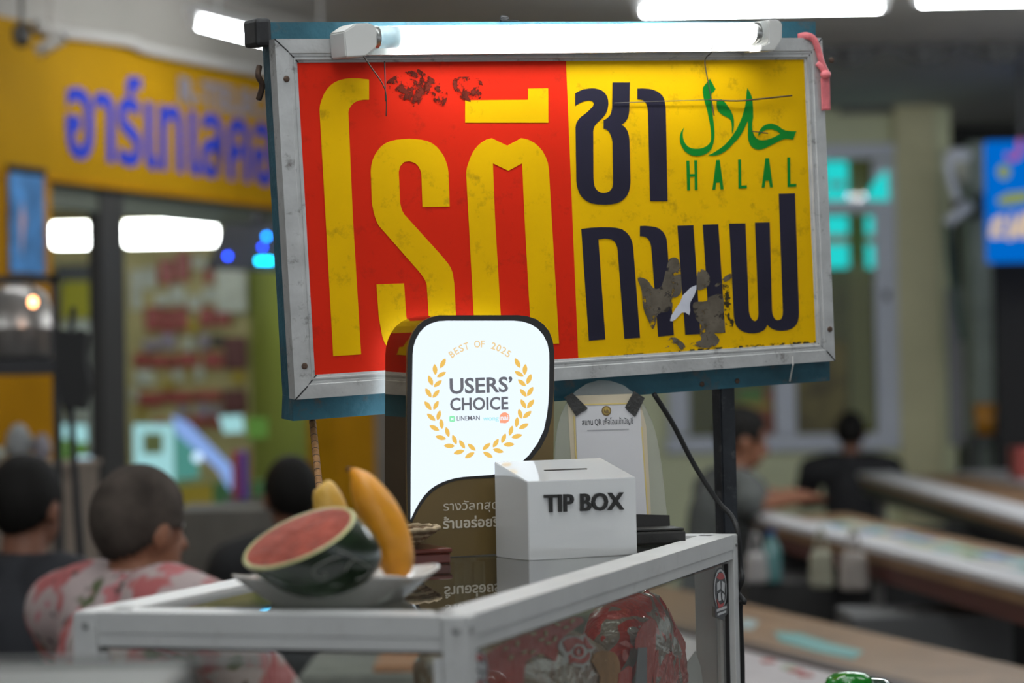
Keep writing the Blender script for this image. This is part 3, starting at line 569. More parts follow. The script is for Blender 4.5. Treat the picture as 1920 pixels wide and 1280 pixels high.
# ------------------------------------------------ people
m_skin = mat('tanned_skin', (.26, .11, .06), .5, var=.1, vscale=20, sss=.1); m_skin2 = mat('brown_skin', (.20, .085, .05), .5, var=.1, vscale=20, sss=.1)
m_eye = mat('eye', (.5, .48, .45), .2)
def person(label, loc, yaw, skin, shirt_m, pants_m, hair_m, arms, head_yaw=0, head_tilt=0, hairmode='short', hs=1.0, lean=0.0, shw=.19, hunch=0.0):
    """seated figure. local: x right, y forward, z up, seat at .46; arms: ((elbow),(wrist)) for right and left"""
    t = thing('person', label, 'person', Matrix.Translation((loc[0], loc[1], 0)) @ Matrix.Rotation(yaw, 4, 'Z') @ Matrix.Scale(loc[2], 4))
    V = Vector; pel = V((0, 0, .55)); ch = V((0, lean*.6, .88)); nk = V((0, lean*.95, 1.06-hunch*.3)); hd = V((0, lean*1.15+.025, 1.185-hunch))
    H = Matrix.Translation(hd) @ Matrix.Rotation(head_yaw, 4, 'Z') @ Matrix.Rotation(head_tilt, 4, 'X'); h = lambda x, y, z: H @ V((x*hs, y*hs, z*hs))
    bm = B(); cap(bm, pel, ch, .125, .13); cap(bm, ch, nk-V((0, 0, .06)), .13, .08); cap(bm, nk-V((0, 0, .05)), hd-V((0, .01, .04)), .058, .052)
    H3 = H.to_3x3()
    ell(bm, h(0, -.008, .018), (.078*hs, .095*hs, .100*hs), H3, 24, 16); ell(bm, h(0, .028, -.045), (.058*hs, .062*hs, .068*hs), H3, 20, 12); cap(bm, h(0, .085, .0), h(0, .102, -.028), .010, .015); cap(bm, h(-.02, .083, -.068), h(.02, .083, -.068), .009, .009)
    for s in (-1, 1):
        ell(bm, h(s*.080, -.005, -.012), (.011*hs, .022*hs, .033*hs), H3, 12, 8); cap(bm, (s*.10, lean*.7, 1.0), (s*shw, lean*.8, .985), .075, .062)
        el, wr = arms[0 if s > 0 else 1]; el, wr = V(el), V(wr); sh = V((s*shw, lean*.8, .975)); cap(bm, sh, el, .052, .041); cap(bm, el, wr, .041, .027)
        d = (wr-el).normalized(); sd = d.cross(V((0, 0, 1))).normalized()*s; pm = wr+d*.055; cap(bm, wr+d*.015, pm+d*.015, .026, .034, 12, .6)
        for k in range(4):
            r0 = pm+d*.022+sd*(k-1.5)*.019; m1 = r0+d*(.042+.006*(1 if k in (1, 2) else 0)); cap(bm, r0, m1, .0095, .009, 8); cap(bm, m1, m1+d*.024-V((0, 0, .018)), .009, .008, 8)
        r0 = wr+d*.03-sd*.03; cap(bm, r0, r0+d*.03-sd*.018, .0115, .010, 8); cap(bm, r0+d*.03-sd*.018, r0+d*.058-sd*.016-V((0, 0, .008)), .010, .009, 8)
        kn = V((s*.12, .44, .53)); an = V((s*.12, .40, .09)); cap(bm, (s*.085, 0, .53), kn, .085, .062); cap(bm, kn, an, .058, .038); cap(bm, an-V((0, .02, .055)), an+V((0, .13, -.06)), .036, .03)
    obj('body', melt(bm, .0085, 3), skin, t)
    for s in (-1, 1): obj('eye', ell(B(), h(s*.030, .072, .012), (.011, .008, .008), H3, 10, 8), m_eye, t, smooth=True)
    bm = B(); cap(bm, pel-V((0, 0, .02)), ch, .150, .158); cap(bm, ch, nk-V((0, .0, .055)), .158, .088)
    for s in (-1, 1):
        el = V(arms[0 if s > 0 else 1][0]); sh = V((s*shw, lean*.8, .972)); cap(bm, (s*.10, lean*.75, .985), sh, .098, .086); cap(bm, sh, sh.lerp(el, .72), .082, .070)
    obj('shirt', melt(bm, .014, 4), shirt_m, t)
    bm = B(); cap(bm, (-.06, 0, .53), (.06, 0, .53), .135, .135)
    for s in (-1, 1): kn = V((s*.12, .44, .53)); cap(bm, (s*.085, 0, .53), kn, .108, .082); cap(bm, kn, (s*.12, .405, .16), .080, .068)
    obj('trousers', melt(bm, .016, 4), pants_m, t)
    bm = B(); ell(bm, (0, -.010, .022), (.082, .0985, .1035), None, 48, 36)
    dele = [f for f in bm.faces if (lambda c: (c.y > .052 and c.z < .066) or (c.y > -.005 and c.z < .0) or (c.y <= -.005 and c.z < -.012+c.y*.75 - (.05 if hairmode == 'long' else 0)))(f.calc_center_median())]
    bmesh.ops.delete(bm, geom=dele, context='FACES'); bmesh.ops.transform(bm, matrix=H @ Matrix.Scale(hs, 4), verts=bm.verts[:])
    ho = obj('hair', bm, hair_m, t, smooth=True); sm = ho.modifiers.new('thick', 'SOLIDIFY'); sm.thickness = .004; sm.offset = 1
    return t
def stool(label, loc, m_):
    t = thing('plastic_stool', label, 'stool', (loc[0], loc[1], 0), 'plastic stools'); obj('seat', bx((0, 0, .375), (.27, .27, .03), .008), m_, t)
    for x in (-.11, .11):
        for y in (-.11, .11): obj('leg', bx((x, y, .18), (.03, .03, .36), .003), m_, t)
def floral():
    M = bpy.data.materials.new('pink_floral_cloth'); M.use_nodes = True; nt = M.node_tree; b = nt.nodes['Principled BSDF']; b.inputs['Roughness'].default_value = .7
    tc = nt.nodes.new('ShaderNodeTexCoord'); prev = None
    base = (.46, .37, .36, 1)
    for sc, th, colr, loc in ((11, .33, (.42, .11, .11, 1), 0), (17, .27, (.50, .16, .17, 1), 3.1), (14, .24, (.10, .13, .05, 1), 7.7), (26, .22, (.09, .07, .06, 1), 5.2)):
        mp = nt.nodes.new('ShaderNodeMapping'); mp.inputs['Location'].default_value = (loc, loc, loc); nt.links.new(tc.outputs['Object'], mp.inputs[0])
        nz = nt.nodes.new('ShaderNodeTexNoise'); nz.inputs['Scale'].default_value = sc; nz.inputs['Detail'].default_value = 2; nt.links.new(mp.outputs[0], nz.inputs['Vector'])
        mt = nt.nodes.new('ShaderNodeValToRGB'); mt.color_ramp.elements[0].position = .90-th-.04; mt.color_ramp.elements[1].position = .90-th+.03; nt.links.new(nz.outputs['Fac'], mt.inputs[0])
        mx = nt.nodes.new('ShaderNodeMix'); mx.data_type = 'RGBA'; nt.links.new(mt.outputs[0], mx.inputs['Factor']); mx.inputs['B'].default_value = colr
        if prev: nt.links.new(prev, mx.inputs['A'])
        else: mx.inputs['A'].default_value = base
        prev = mx.outputs['Result']
    nt.links.new(prev, b.inputs['Base Color']); return M
m_jean = mat('dark_trousers', (.03, .03, .04), .8); m_blackhair = mat('black_hair', (.010, .009, .008), .6, spec=.15, bump=.5, bscale=120); m_greyhair = mat('grey_cropped_hair', (.075, .06, .05), .8, spec=.15, var=.45, vscale=12, bump=.6, bscale=300)
pl_b = mat('blue_stool_plastic', (.05, .10, .25), .4); pl_r = mat('red_stool_plastic', (.25, .04, .03), .4)
def seat_at(px, py, d, hdz=1.185): c = P(px, py, d); return Vector((c.x, c.y, c.z/hdz))
l = seat_at(246, 992, 5.0, 1.185-.045); 
person('seated person in a pink floral shirt with cropped grey hair, back to the camera', (l.x, l.y, l.z), math.radians(-42), m_skin, floral(), m_jean, m_greyhair, (((.30, .16, .74), (.12, .34, .70)), ((-.30, .14, .74), (-.10, .34, .70))), head_yaw=math.radians(-4), head_tilt=math.radians(-6), hs=.98, shw=.21, hunch=.045)
stool('blue stool under the floral shirted person', (l.x, l.y), pl_b)
l = seat_at(40, 950, 6.0)
m_dkshirt = mat('charcoal_shirt', (.022, .023, .028), .8, var=.2, vscale=6)
person('dark haired person in charcoal clothes at the far left edge, turned away', (l.x, l.y, l.z), math.radians(-25), m_skin2, m_dkshirt, m_jean, m_blackhair, (((.30, .12, .74), (.16, .32, .72)), ((-.30, .12, .74), (-.16, .32, .72))), shw=.21)
stool('red stool under the charcoal clothed person', (l.x, l.y), pl_r)
l = seat_at(549, 930, 7.4)
person('dark haired person in black seen just over the small mango', (l.x, l.y, l.z), math.radians(20), m_skin2, mat('black_shirt', (.015, .015, .016), .8), m_jean, m_blackhair, (((.28, .10, .74), (.16, .30, .72)), ((-.28, .10, .74), (-.16, .30, .72))))
stool('red stool under the person in black', (l.x, l.y), pl_r)
l = seat_at(1333, 826, 10.3)
m_gshirt = mat('grey_green_tshirt', (.085, .09, .085), .8)
person('black haired person in a grey T-shirt reaching over the ticket table', (l.x, l.y, l.z), math.radians(-72), m_skin, m_gshirt, m_jean, m_blackhair, (((.27, .04, .93), (.17, .30, .945)), ((-.26, .10, .93), (-.14, .34, .95))), head_yaw=math.radians(-12), head_tilt=math.radians(-14), lean=.10, hs=1.08)
stool('blue stool under the person in the grey T-shirt', (l.x, l.y), pl_b)
l = seat_at(1594, 812, 13.7)
person('person in black with short hair sitting with their back turned below the window', (l.x, l.y, l.z), math.radians(-15), m_skin2, mat('black_jacket', (.016, .016, .018), .8), m_jean, m_blackhair, (((.30, .16, .78), (.14, .34, .78)), ((-.30, .16, .78), (-.14, .34, .78))), shw=.22)
stool('red stool under the person with their back turned', (l.x, l.y), pl_r)
# ================================================================= FOREGROUND
# ----------------------------------------------------------------- roti sign
SD = 3.28
qpx = [(515, 73), (1541.5, 71), (1566, 676), (554, 749)]
qd = [.939, 1.05, 1.061, .95]
Q = [P(x, y, SD*d) for (x, y), d in zip(qpx, qd)]
SIGN = Plane((Q[0]+Q[1]+Q[2]+Q[3])/4, (Q[1]-Q[0])+(Q[2]-Q[3]), (Q[0]-Q[3])+(Q[1]-Q[2]))
m_alu = mat('sign_aluminium', (.50, .50, .49), .42, .25, var=.12, vscale=30, dirt=(.09, .07, .055), dscale=34, damt=.95, bump=.25, bscale=18)
m_blue = mat('blue_painted_steel', (.026, .11, .15), .5, .1, var=.4, vscale=9, dirt=(.13, .09, .06), dscale=22, damt=.8, bump=.2)
m_red = mat('sign_red_print', (.66, .022, .007), .5, spec=.10, var=.06, vscale=5, dirt=(.16, .02, .01), dscale=38, damt=.35, bump=.06, bscale=12)
m_yel = mat('sign_yellow_print', (.78, .45, .001), .5, spec=.10, var=.07, vscale=6, dirt=(.20, .13, .01), dscale=34, damt=.5, bump=.06, bscale=12)
m_navy = mat('sign_navy_print', (.016, .014, .030), .5, spec=.3, var=.2, vscale=10)
m_grn = mat('sign_green_print', (.004, .20, .02), .5, spec=.2)
m_dark = mat('dark_rubber', (.015, .015, .016), .55, bump=.1)
m_rust = mat('rusty_screw', (.11, .07, .05), .6, .5, bump=.3)
m_white_pl = mat('white_plastic', (.62, .61, .58), .4, var=.06, dirt=(.25, .17, .08), dscale=18, damt=.35)
m_wire = mat('thin_steel_wire', (.12, .11, .10), .4, .6)
sign = thing('shop_sign', 'large red and yellow halal tea and roti sign in a battered aluminium frame', 'sign', SIGN.M)
IN = [(560, 117), (1512, 111), (1535, 643), (593.5, 703)]
O_ = SIGN.pts(qpx); I_ = SIGN.pts(IN)
prof = [(0, -.022), (0, 0), (.6, 0), (.63, -.0015), (.72, -.0015), (.73, -.0028), (.80, -.0028), (.81, -.0018), (.88, -.0018), (.9, -.005), (1, -.0055), (1, -.012)]
for i in range(4):
    j = (i+1) % 4; bm = B(); rows = []
    for A, D in ((O_[i], I_[i]), (O_[j], I_[j])):
        e = .0012 if A == O_[i] else -.0012
        rows.append([bm.verts.new((A[0]+(D[0]-A[0])*t, A[1]+(D[1]-A[1])*t, z)) for t, z in prof])
    n = len(prof)
    for k in range(n): bm.faces.new((rows[0][k], rows[0][(k+1) % n], rows[1][(k+1) % n], rows[1][k]))
    bm.faces.new(rows[0]); bm.faces.new(rows[1][::-1])
    obj('frame_bar', bm, m_alu, sign)
for (ax, ay), (bx_, by_) in zip(qpx, IN):        # dark open mitre joints
    a, b = SIGN.on(ax, ay, .0004), SIGN.on(bx_, by_, -.004)
    obj('mitre_joint', sweep(B(), [(a[0], a[1], .0001), ((a[0]+b[0])/2, (a[1]+b[1])/2, .0001), (b[0], b[1], -.005)], .0009, 5), m_dark, sign)
PO = -.007
bp = [SIGN.on(*p, PO) for p in ((552, 110), (1061, 108), (1084.5, 676), (588, 711))]
obj('red_panel', prism(B(), bp, PO-.006, PO), m_red, sign)
bp = [SIGN.on(*p, PO) for p in ((1061, 108), (1520, 103), (1543, 648), (1084.5, 676))]
obj('yellow_panel', prism(B(), bp, PO-.006, PO), m_yel, sign)
LO = PO+.0002
def glyph(name, L, m, sm=0, off=LO, th=.0004):
    if sm: L = smooth2(L, sm)
    return obj(name, prism(B(), SIGN.pts(L, off), off, off+th), m, sign)
glyph('letter', [(691.7,149),(691.7,187),(682,187),(673,188.5),(665,191.5),(659,197),(655,203),(653,211),(661.7,413),(677,664),(624.7,667.4),(610,400),(599,207),(600,197),(603,187),(607,177),(613,167),(619,160.5),(627,154.5),(637,150),(647,147.8),(658,146.8),(670,146.8)], m_yel)
glyph('letter', [(843,387),(792,388),(790,327),(788.5,320),(785,313),(781.5,308.5),(777,305),(767,302),(757,304),(750,312),(747.5,322),(750,380),(753,393),(758,402),(821.5,472),(832,484),(839.6,493.5),(845,502),(848.5,511),(851.5,531),(855,594),(857,635),(851,651),(840,661),(820,668),(800,670),(780,669.5),(760,668),(742,663),(730,655),(721,643),(716.5,630),(710,594),(705.7,533),(757.5,531),(761.5,592),(764,606),(770,617),(783,622),(796,617),(802,606),(803.5,590),(800,534.5),(797,525),(789,513),(710,423),(705,413),(701,400),(697,380),(695,320),(696,310),(699,299),(703,290),(708,282),(715,274),(723,268.5),(732,264.5),(743,262),(767,260),(790,262),(801,264.5),(810,268.5),(818.5,275),(825,282.5),(831,291),(835.5,301),(839,312),(840.5,322)], m_yel)
glyph('letter', [(872,188),(990,187),(990,166),(1027.7,165.5),(1028,230),(872,230)], m_yel)
glyph('letter', [(922,259),(951,273),(977,259),(986,260.5),(993,263),(1002,268),(1010,275),(1017,283),(1023,294),(1027,305),(1029,318),(1048,644),(996.5,646),(994,597),(983,400),(979,306),(953,320),(924,306),(928,410),(938.6,588.6),(941,650),(892,653),(888,588.6),(878,400),(874,327),(874.5,319),(876,312),(881,297),(885,288),(890,280),(896,273),(903,267),(912,261.5)], m_yel)
glyph('letter', [(1078.4,174.7),(1087,170),(1094,167.5),(1102.5,166),(1109,165.4),(1115,165.6),(1122,167),(1129,170),(1134.5,175),(1138.4,181),(1140.2,188),(1140.6,195),(1139,205),(1135,214),(1130,220.5),(1124,226),(1119,230.5),(1115,235.6),(1113,240),(1112,245),(1112.5,332.5),(1113,341),(1114.5,349),(1117,354),(1121,358),(1125.5,360.6),(1130.6,361.6),(1136.5,361),(1141.6,359),(1145.5,355.5),(1148,351),(1149.2,345),(1149.4,339),(1148.4,267),(1147,259.5),(1144.7,253),(1142,247.5),(1138.4,243.4),(1135,241.6),(1131.6,241),(1131.6,224.7),(1136,223),(1140,220),(1143.6,216),(1146,210.6),(1147.5,203),(1147.8,195),(1148.4,154.4),(1181,154.4),(1179.7,207.5),(1179,214),(1177.5,220),(1174,226),(1169.7,230.5),(1165,234),(1169.5,236.5),(1172.8,240),(1176.6,246),(1179,254),(1180.2,266),(1180.6,279),(1182,342),(1181,351),(1179,359),(1175,367),(1169.7,373),(1163,378),(1155.6,381),(1145,383),(1133.8,383.6),(1120,383),(1108.8,381),(1099.5,376.5),(1091.6,370),(1087,363.5),(1083.8,356),(1081.6,348),(1080.6,339),(1079,239),(1080.5,231),(1083.8,224.7),(1088.5,219.5),(1094.7,215),(1101,210),(1107,204),(1111.5,199.5),(1113.4,195),(1112,191),(1108.8,188.8),(1104,188.2),(1099,188.8),(1093.5,190.2),(1088.4,192.5),(1083,195.3),(1078.4,198.8)], m_navy)
glyph('letter', [(1195,166),(1205,165.6),(1215,166.4),(1223,167.6),(1230.6,170.5),(1236.5,174.2),(1241.6,179),(1245,185.5),(1247,193.4),(1248,203),(1248.3,214),(1251.6,377),(1218.8,377),(1215,210.6),(1214,202),(1212,195),(1209.3,191),(1205.6,188),(1200.5,186.2),(1195,185.6)], m_navy)
glyph('letter', [(1089.8,429),(1108.7,426.7),(1126,425.8),(1143,425.9),(1156,427),(1167,430),(1175,436),(1181,443.6),(1185,452.5),(1187,463),(1200,633),(1170.6,635),(1158,469),(1157,463),(1155,457),(1151.5,452),(1146.6,449),(1140,447.5),(1133,447),(1121.8,448.7),(1135,636),(1104,638.5)], m_navy)
glyph('letter', [(1199.8,423.7),(1209,423.2),(1218.8,424),(1228,425.3),(1236,428.5),(1243,434.5),(1248,442.5),(1250,450),(1250.9,459.5),(1263.4,628),(1234,631),(1221,462.5),(1219.5,456),(1217,450.5),(1214,446.7),(1210,444.2),(1205,442.9),(1199.8,442.6)], m_navy)
glyph('letter', [(1270,423),(1300,422),(1313,626),(1284.8,627.5)], m_navy)
glyph('letter', [(1317.4,421),(1346.6,420),(1359.7,623.4),(1330.5,625)], m_navy)
glyph('letter', [(1367,419),(1397.5,418.5),(1404,583),(1405.5,590.5),(1408.5,596.6),(1411.3,600),(1414.7,601.7),(1417.8,600.8),(1420,598),(1421.7,592.5),(1422,586),(1415.4,417),(1443,416.4),(1447.4,582.8),(1448.5,589.5),(1450.8,595),(1453.8,598.5),(1457.7,600),(1462,599.3),(1465.6,596.6),(1467.5,590.5),(1468,582.8),(1460,363),(1490.4,362.2),(1498,586),(1497.4,595),(1495.5,603.4),(1491,610.5),(1485,615.5),(1476,619),(1466,620.3),(1457,619.6),(1449,617),(1443.5,613.6),(1438.8,608.6),(1436,614.5),(1432,619),(1424,623),(1414.7,624.8),(1404,624.6),(1394,622),(1386,617),(1380,610),(1377.5,602.5),(1376,593)], m_navy)
glyph('calligraphy_stroke', [(1331,147.5),(1336,157),(1341.6,167),(1338,172),(1333.8,176),(1333,189),(1335.5,211),(1338.4,232.5),(1339.5,246),(1339.4,257.5),(1337.5,269),(1333.8,279),(1328,285.5),(1321,289.5),(1313,292),(1305.6,292.6),(1297,291.3),(1290,288),(1283.5,283),(1279,276),(1275.5,268.5),(1274.4,260.6),(1275,254),(1276.6,248),(1279.5,243),(1282.8,239),(1280.5,245),(1280,251),(1280.4,258),(1282,264),(1285.5,270),(1290,274.7),(1296,277.5),(1302.5,278.8),(1311,278.6),(1318,277),(1324.5,274),(1329,270),(1332,265.6),(1333,260.6),(1333,250),(1332,238.8),(1329,222),(1326,207.5),(1322,194),(1319,182.5),(1317.6,173),(1318,163.8),(1324,156)], m_grn)
glyph('calligraphy_stroke', [(1343.8,188.8),(1347.5,186.2),(1352.5,185.6),(1359,191.5),(1365,199.7),(1370.5,208),(1374.4,217),(1376,226),(1376,235.6),(1375,244),(1372.8,251),(1372,245),(1372,237),(1371,229),(1369.5,225),(1366.6,221.6),(1361,218.8),(1355.6,216),(1350.5,212.5),(1346,207.5),(1344,203),(1343.5,198)], m_grn)
glyph('calligraphy_stroke', [(1401,165),(1406,173),(1410,182.5),(1411.7,201),(1412,220),(1410.4,230),(1410,238.8),(1411.2,246),(1413.4,252.8),(1417.5,258.5),(1422.8,262),(1430,263),(1437,262),(1445,259.5),(1452.5,256.3),(1463,250.6),(1456,245.5),(1449,242.8),(1443,242.2),(1437,243),(1432,245.5),(1427.5,249.7),(1421,255),(1422.5,247.5),(1426,241.5),(1430,237),(1435,234),(1440.5,232),(1446,231.6),(1452.5,233),(1458.8,235.8),(1465.5,241),(1472.8,244.6),(1483,245.6),(1493,245.6),(1490,254),(1487,262),(1479,260.6),(1471,260.6),(1463.5,263),(1455.6,267),(1448,271),(1440,274.8),(1434,278),(1427.5,280),(1421,280.6),(1415,279),(1409.5,275.5),(1405.6,270),(1403,262.5),(1402,254),(1402.5,226),(1399,232.8),(1395,242),(1390,251),(1383,261),(1374,270),(1367,277.5),(1358.8,284),(1351,288.5),(1343,291.2),(1335,292),(1327.5,291),(1335.5,287.5),(1343,282.6),(1351,277.6),(1358.8,271.4),(1367,262.5),(1374.4,252.8),(1381.5,241.5),(1387,229.5),(1391.3,219),(1394.7,207.8),(1397.5,197),(1399,185.6),(1399.6,175)], m_grn)
def halal(L): glyph('letter', L, m_grn)
halal([(1286.9,301),(1292.4,301),(1293.3,326.2),(1302.2,325.9),(1301.4,300.4),(1307,300.2),(1307.6,356),(1302.4,356.3),(1302.2,331),(1293.4,331.4),(1293.6,356.7),(1288.2,357)])
def letA(x, y, h):
    halal([(x-3.3, y), (x+3.3, y-.2), (x+10.6, y+h-.6), (x+5, y+h-.4), (x+3.2, y+h*.76), (x-3.4, y+h*.77), (x-5, y+h), (x-10.4, y+h+.2), (x-3.3, y)][:-1])
    return
letA(1346, 300, 55.4); letA(1438.4, 296.6, 55)
halal([(1383.8, 299), (1389.2, 299), (1389.8, 347.6), (1400.2, 347), (1400.3, 352.6), (1384.4, 353.4)])
halal([(1476, 295), (1481.4, 294.9), (1482, 344.8), (1493, 344.3), (1493, 349.9), (1476.6, 350.7)])
# wear: torn white tear and glue residue
m_tear = mat('torn_white_vinyl', (.62, .63, .70), .6, var=.08, vscale=40)
m_gl = flaky('grey_glue_residue', (.125, .105, .08), 60, .41, .49)
m_gl2 = flaky('dark_glue_smear', (.13, .018, .010), 95, .47, .56)
m_gl3 = flaky('black_edge_mould', (.05, .04, .02), 120, .50, .55)
for q in (m_gl, m_gl2, m_gl3): q.node_tree.nodes['Principled BSDF'].inputs['Specular IOR Level'].default_value = .12
zz = lambda L: [(1180+x/6.095, 470+y/6.095) for x, y in L]
glyph('residue_patch', smooth2(zz([(95,310),(200,330),(280,430),(370,400),(430,170),(470,85),(560,100),(590,300),(590,480),(500,560),(480,680),(330,720),(300,830),(265,895),(220,800),(160,650),(140,450)]), 3), m_gl, 0, LO+.0005, .0002)
glyph('residue_patch', smooth2(zz([(780,250),(830,210),(910,270),(910,390),(800,450),(770,400)]), 3), m_gl, 0, LO+.0005, .0002)
glyph('residue_patch', smooth2(zz([(740,590),(880,575),(910,530),(1060,500),(1080,700),(1090,900),(1050,940),(970,940),(1030,1010),(990,1080),(870,1110),(680,1070),(820,1020),(800,940),(820,850),(760,780),(730,680)]), 3), m_gl, 0, LO+.0005, .0002)
glyph('residue_patch', smooth2(zz([(410,1110),(450,1010),(520,990),(600,1040),(640,1100),(590,1130),(530,1060),(460,1090)]), 3), m_gl, 0, LO+.0005, .0002)
glyph('residue_patch', smooth2(zz([(1060,330),(1100,290),(1160,260),(1165,310),(1110,350),(1070,360),(1000,410),(980,390)]), 3), m_gl, 0, LO+.0005, .0002)
glyph('residue_patch', zz([(1065,380),(1130,390),(1200,800),(1180,880),(1100,840)]), m_gl3, 0, LO+.0005, .0002)
glyph('torn_vinyl', zz([(465,800),(480,740),(530,660),(580,590),(610,510),(650,470),(700,420),(765,390),(765,440),(740,510),(695,590),(690,640),(695,680),(685,735),(640,705),(600,705),(530,780),(490,805)]), m_tear, 0, LO+.0008, .0003)
glyph('edge_mould', [(1086,672),(1200,662),(1330,652),(1535,638),(1535,646),(1086,676)], m_gl3, 0, LO+.0005, .0002)
for L in ([(728,150),(772,132),(800,160),(782,200),(760,190),(730,168)], [(782,130),(800,140),(838,168),(832,198),(815,190),(790,165)], [(850,148),(892,145),(905,160),(895,192),(860,180)]):
    glyph('residue_patch', smooth2(L, 3), m_gl2, 0, LO+.0005, .0002)
# blue steel body behind the frame
def bar(name, L, z0, z1): return obj(name, prism(B(), SIGN.pts(L, z1), z0, z1), m_blue, sign)
bar('top_rail', [(500, 41.5), (1529, 40), (1530, 80), (503, 80)], -.066, -.024)
bar('bottom_rail', [(551, 745), (1556, 676), (1556, 713.5), (549.5, 789)], -.066, -.024)
bar('side_rail', [(514, 80), (540, 80), (578, 745), (552, 745)], -.066, -.0225)
bar('side_rail', [(1500, 78), (1522, 78), (1548, 678), (1526, 678)], -.066, -.0225)
a = SIGN.on(488, 62, -.04)
obj('end_cap', bx((a[0]-.002, a[1], -.045), (.022, .036, .05), .005), m_dark, sign)
for px, py in ((537, 148), (571, 686), (1559, 113), (1556, 617), (1446, 82)):
    a = SIGN.on(px, py); sc = obj('screw', lathe(B(), [(0, .0016), (.0022, .0016), (.0042, .0008), (.0042, -.001)], 14, Matrix.Translation((a[0], a[1], 0))), m_rust, sign)
for px, py in ((1316, 720), (1382, 714)):
    a = SIGN.on(px, py, -.024); obj('screw', lathe(B(), [(0, .0016), (.002, .0016), (.0036, .0008), (.0036, -.001)], 12, Matrix.Translation((a[0], a[1], -.0235))), m_rust, sign)
a = [SIGN.on(1487, 668, .002), SIGN.on(1487, 684, .002), SIGN.on(1481, 714, -.02)]
obj('cable_tie', sweep(B(), [(*a[0], .001), (*a[1], .002), (*a[2], -.02)], .0012, 6), m_white_pl, sign)
a = SIGN.on(944, 40, -.04); obj('wire_knot', sweep(B(), catmull([(a[0], a[1]-.005, -.04), (a[0]-.003, a[1]+.006, -.04), (a[0]+.006, a[1]+.004, -.038), (a[0]-.006, a[1]+.001, -.036), (a[0]+.022, a[1]-.001, -.036)], 5), .0022, 7), m_dark, sign, smooth=True)
a = SIGN.on(487, 142, -.05); obj('wire_knot', sweep(B(), catmull([(a[0], a[1]+.012, -.05), (a[0]-.004, a[1], -.045), (a[0]+.003, a[1]-.012, -.05), (a[0]+.001, a[1]-.03, -.06)], 5), [.004]*16, 7), m_rust, sign, smooth=True)
def swire(L, r=.0009, m=m_wire, name='wire', off=.012):
    return obj(name, sweep(B(), catmull([(*SIGN.on(x, y, z), z) for x, y, z in L], 5), r, 6), m, sign, smooth=True)
swire([(676, 98, .02), (695, 125, .012), (722, 168, .004), (724, 218, -.003)])
swire([(721, 115, .004), (722, 150, .004), (723, 190, .001)])
swire([(1335, 84, .03), (1334, 98, .012), (1324, 108, .006), (1322, 122, .003), (1330, 165, -.003), (1339, 217, -.004)])
swire([(1152, 193, -.004), (1220, 190.5, -.0035), (1330, 187, -.0025)], .0005)
swire([(1330, 187, -.0025), (1380, 189, -.001), (1420, 186, -.001), (1485, 179, -.003)], .0011, m_rust)
swire([(1410, 246, -.004), (1440, 250, -.003)], .0008, m_rust)
# tube lamp on the top of the sign
m_tube = emit('fluorescent_glow', (.95, .99, 1.0), TUBE_E)
m_tubeend = mat('grey_tube_end', (.45, .55, .58), .25, 0, trans=.4)
m_metal = mat('lamp_metal', (.5, .5, .48), .3, .8)
lamp = thing('tube_lamp', 'lit fluorescent tube lamp wired along the top edge of the roti sign', 'lamp', SIGN.M)
zc = .034
def lp(px, py): return Vector((*SIGN.on(px, py, zc), zc))
tl, tr = lp(688, 70), lp(1422, 61.5); tv = (tr-tl).normalized(); TR = .0142
def tp(px): return tl + (tr-tl)*((px-688)/(1422-688.))
obj('tube', sweep(B(), [tp(742), tp(1408)], TR, 28), m_tube, lamp, smooth=True)
obj('tube_end', sweep(B(), [tp(706), tp(742)], TR, 28), m_tubeend, lamp, smooth=True)
obj('end_ferrule', sweep(B(), [tp(690), tp(706)], TR*1.02, 28), m_metal, lamp, smooth=True)
obj('end_ferrule', sweep(B(), [tp(1408), tp(1420)], TR*1.02, 28), m_metal, lamp, smooth=True)
bm = B(); hp = SIGN.pts([(628, 62), (650, 47), (676, 46), (690, 54), (690, 90), (676, 103), (668, 108), (632, 110)], .02); prism(bm, hp, .0005, .05)
bmesh.ops.recalc_face_normals(bm, faces=bm.faces[:]); bmesh.ops.dissolve_limit(bm, angle_limit=.02, verts=bm.verts[:], edges=bm.edges[:]); bmesh.ops.bevel(bm, geom=bm.edges[:], offset=.0016, segments=2, affect='EDGES', clamp_overlap=True); obj('lamp_holder', bm, m_white_pl, lamp)
bm = B(); hp = SIGN.pts([(1421, 40), (1438, 39), (1447, 46), (1447, 76), (1432, 98), (1405, 98), (1406, 88), (1421, 82)], .02); prism(bm, hp, .0005, .048)
bmesh.ops.recalc_face_normals(bm, faces=bm.faces[:]); bmesh.ops.dissolve_limit(bm, angle_limit=.02, verts=bm.verts[:], edges=bm.edges[:]); bmesh.ops.bevel(bm, geom=bm.edges[:], offset=.0016, segments=2, affect='EDGES', clamp_overlap=True); obj('lamp_holder', bm, m_white_pl, lamp)
obj('batten', prism(B(), SIGN.pts([(676, 90), (1420, 80), (1420, 96), (676, 104)], .01), .0006, .020), m_white_pl, lamp)
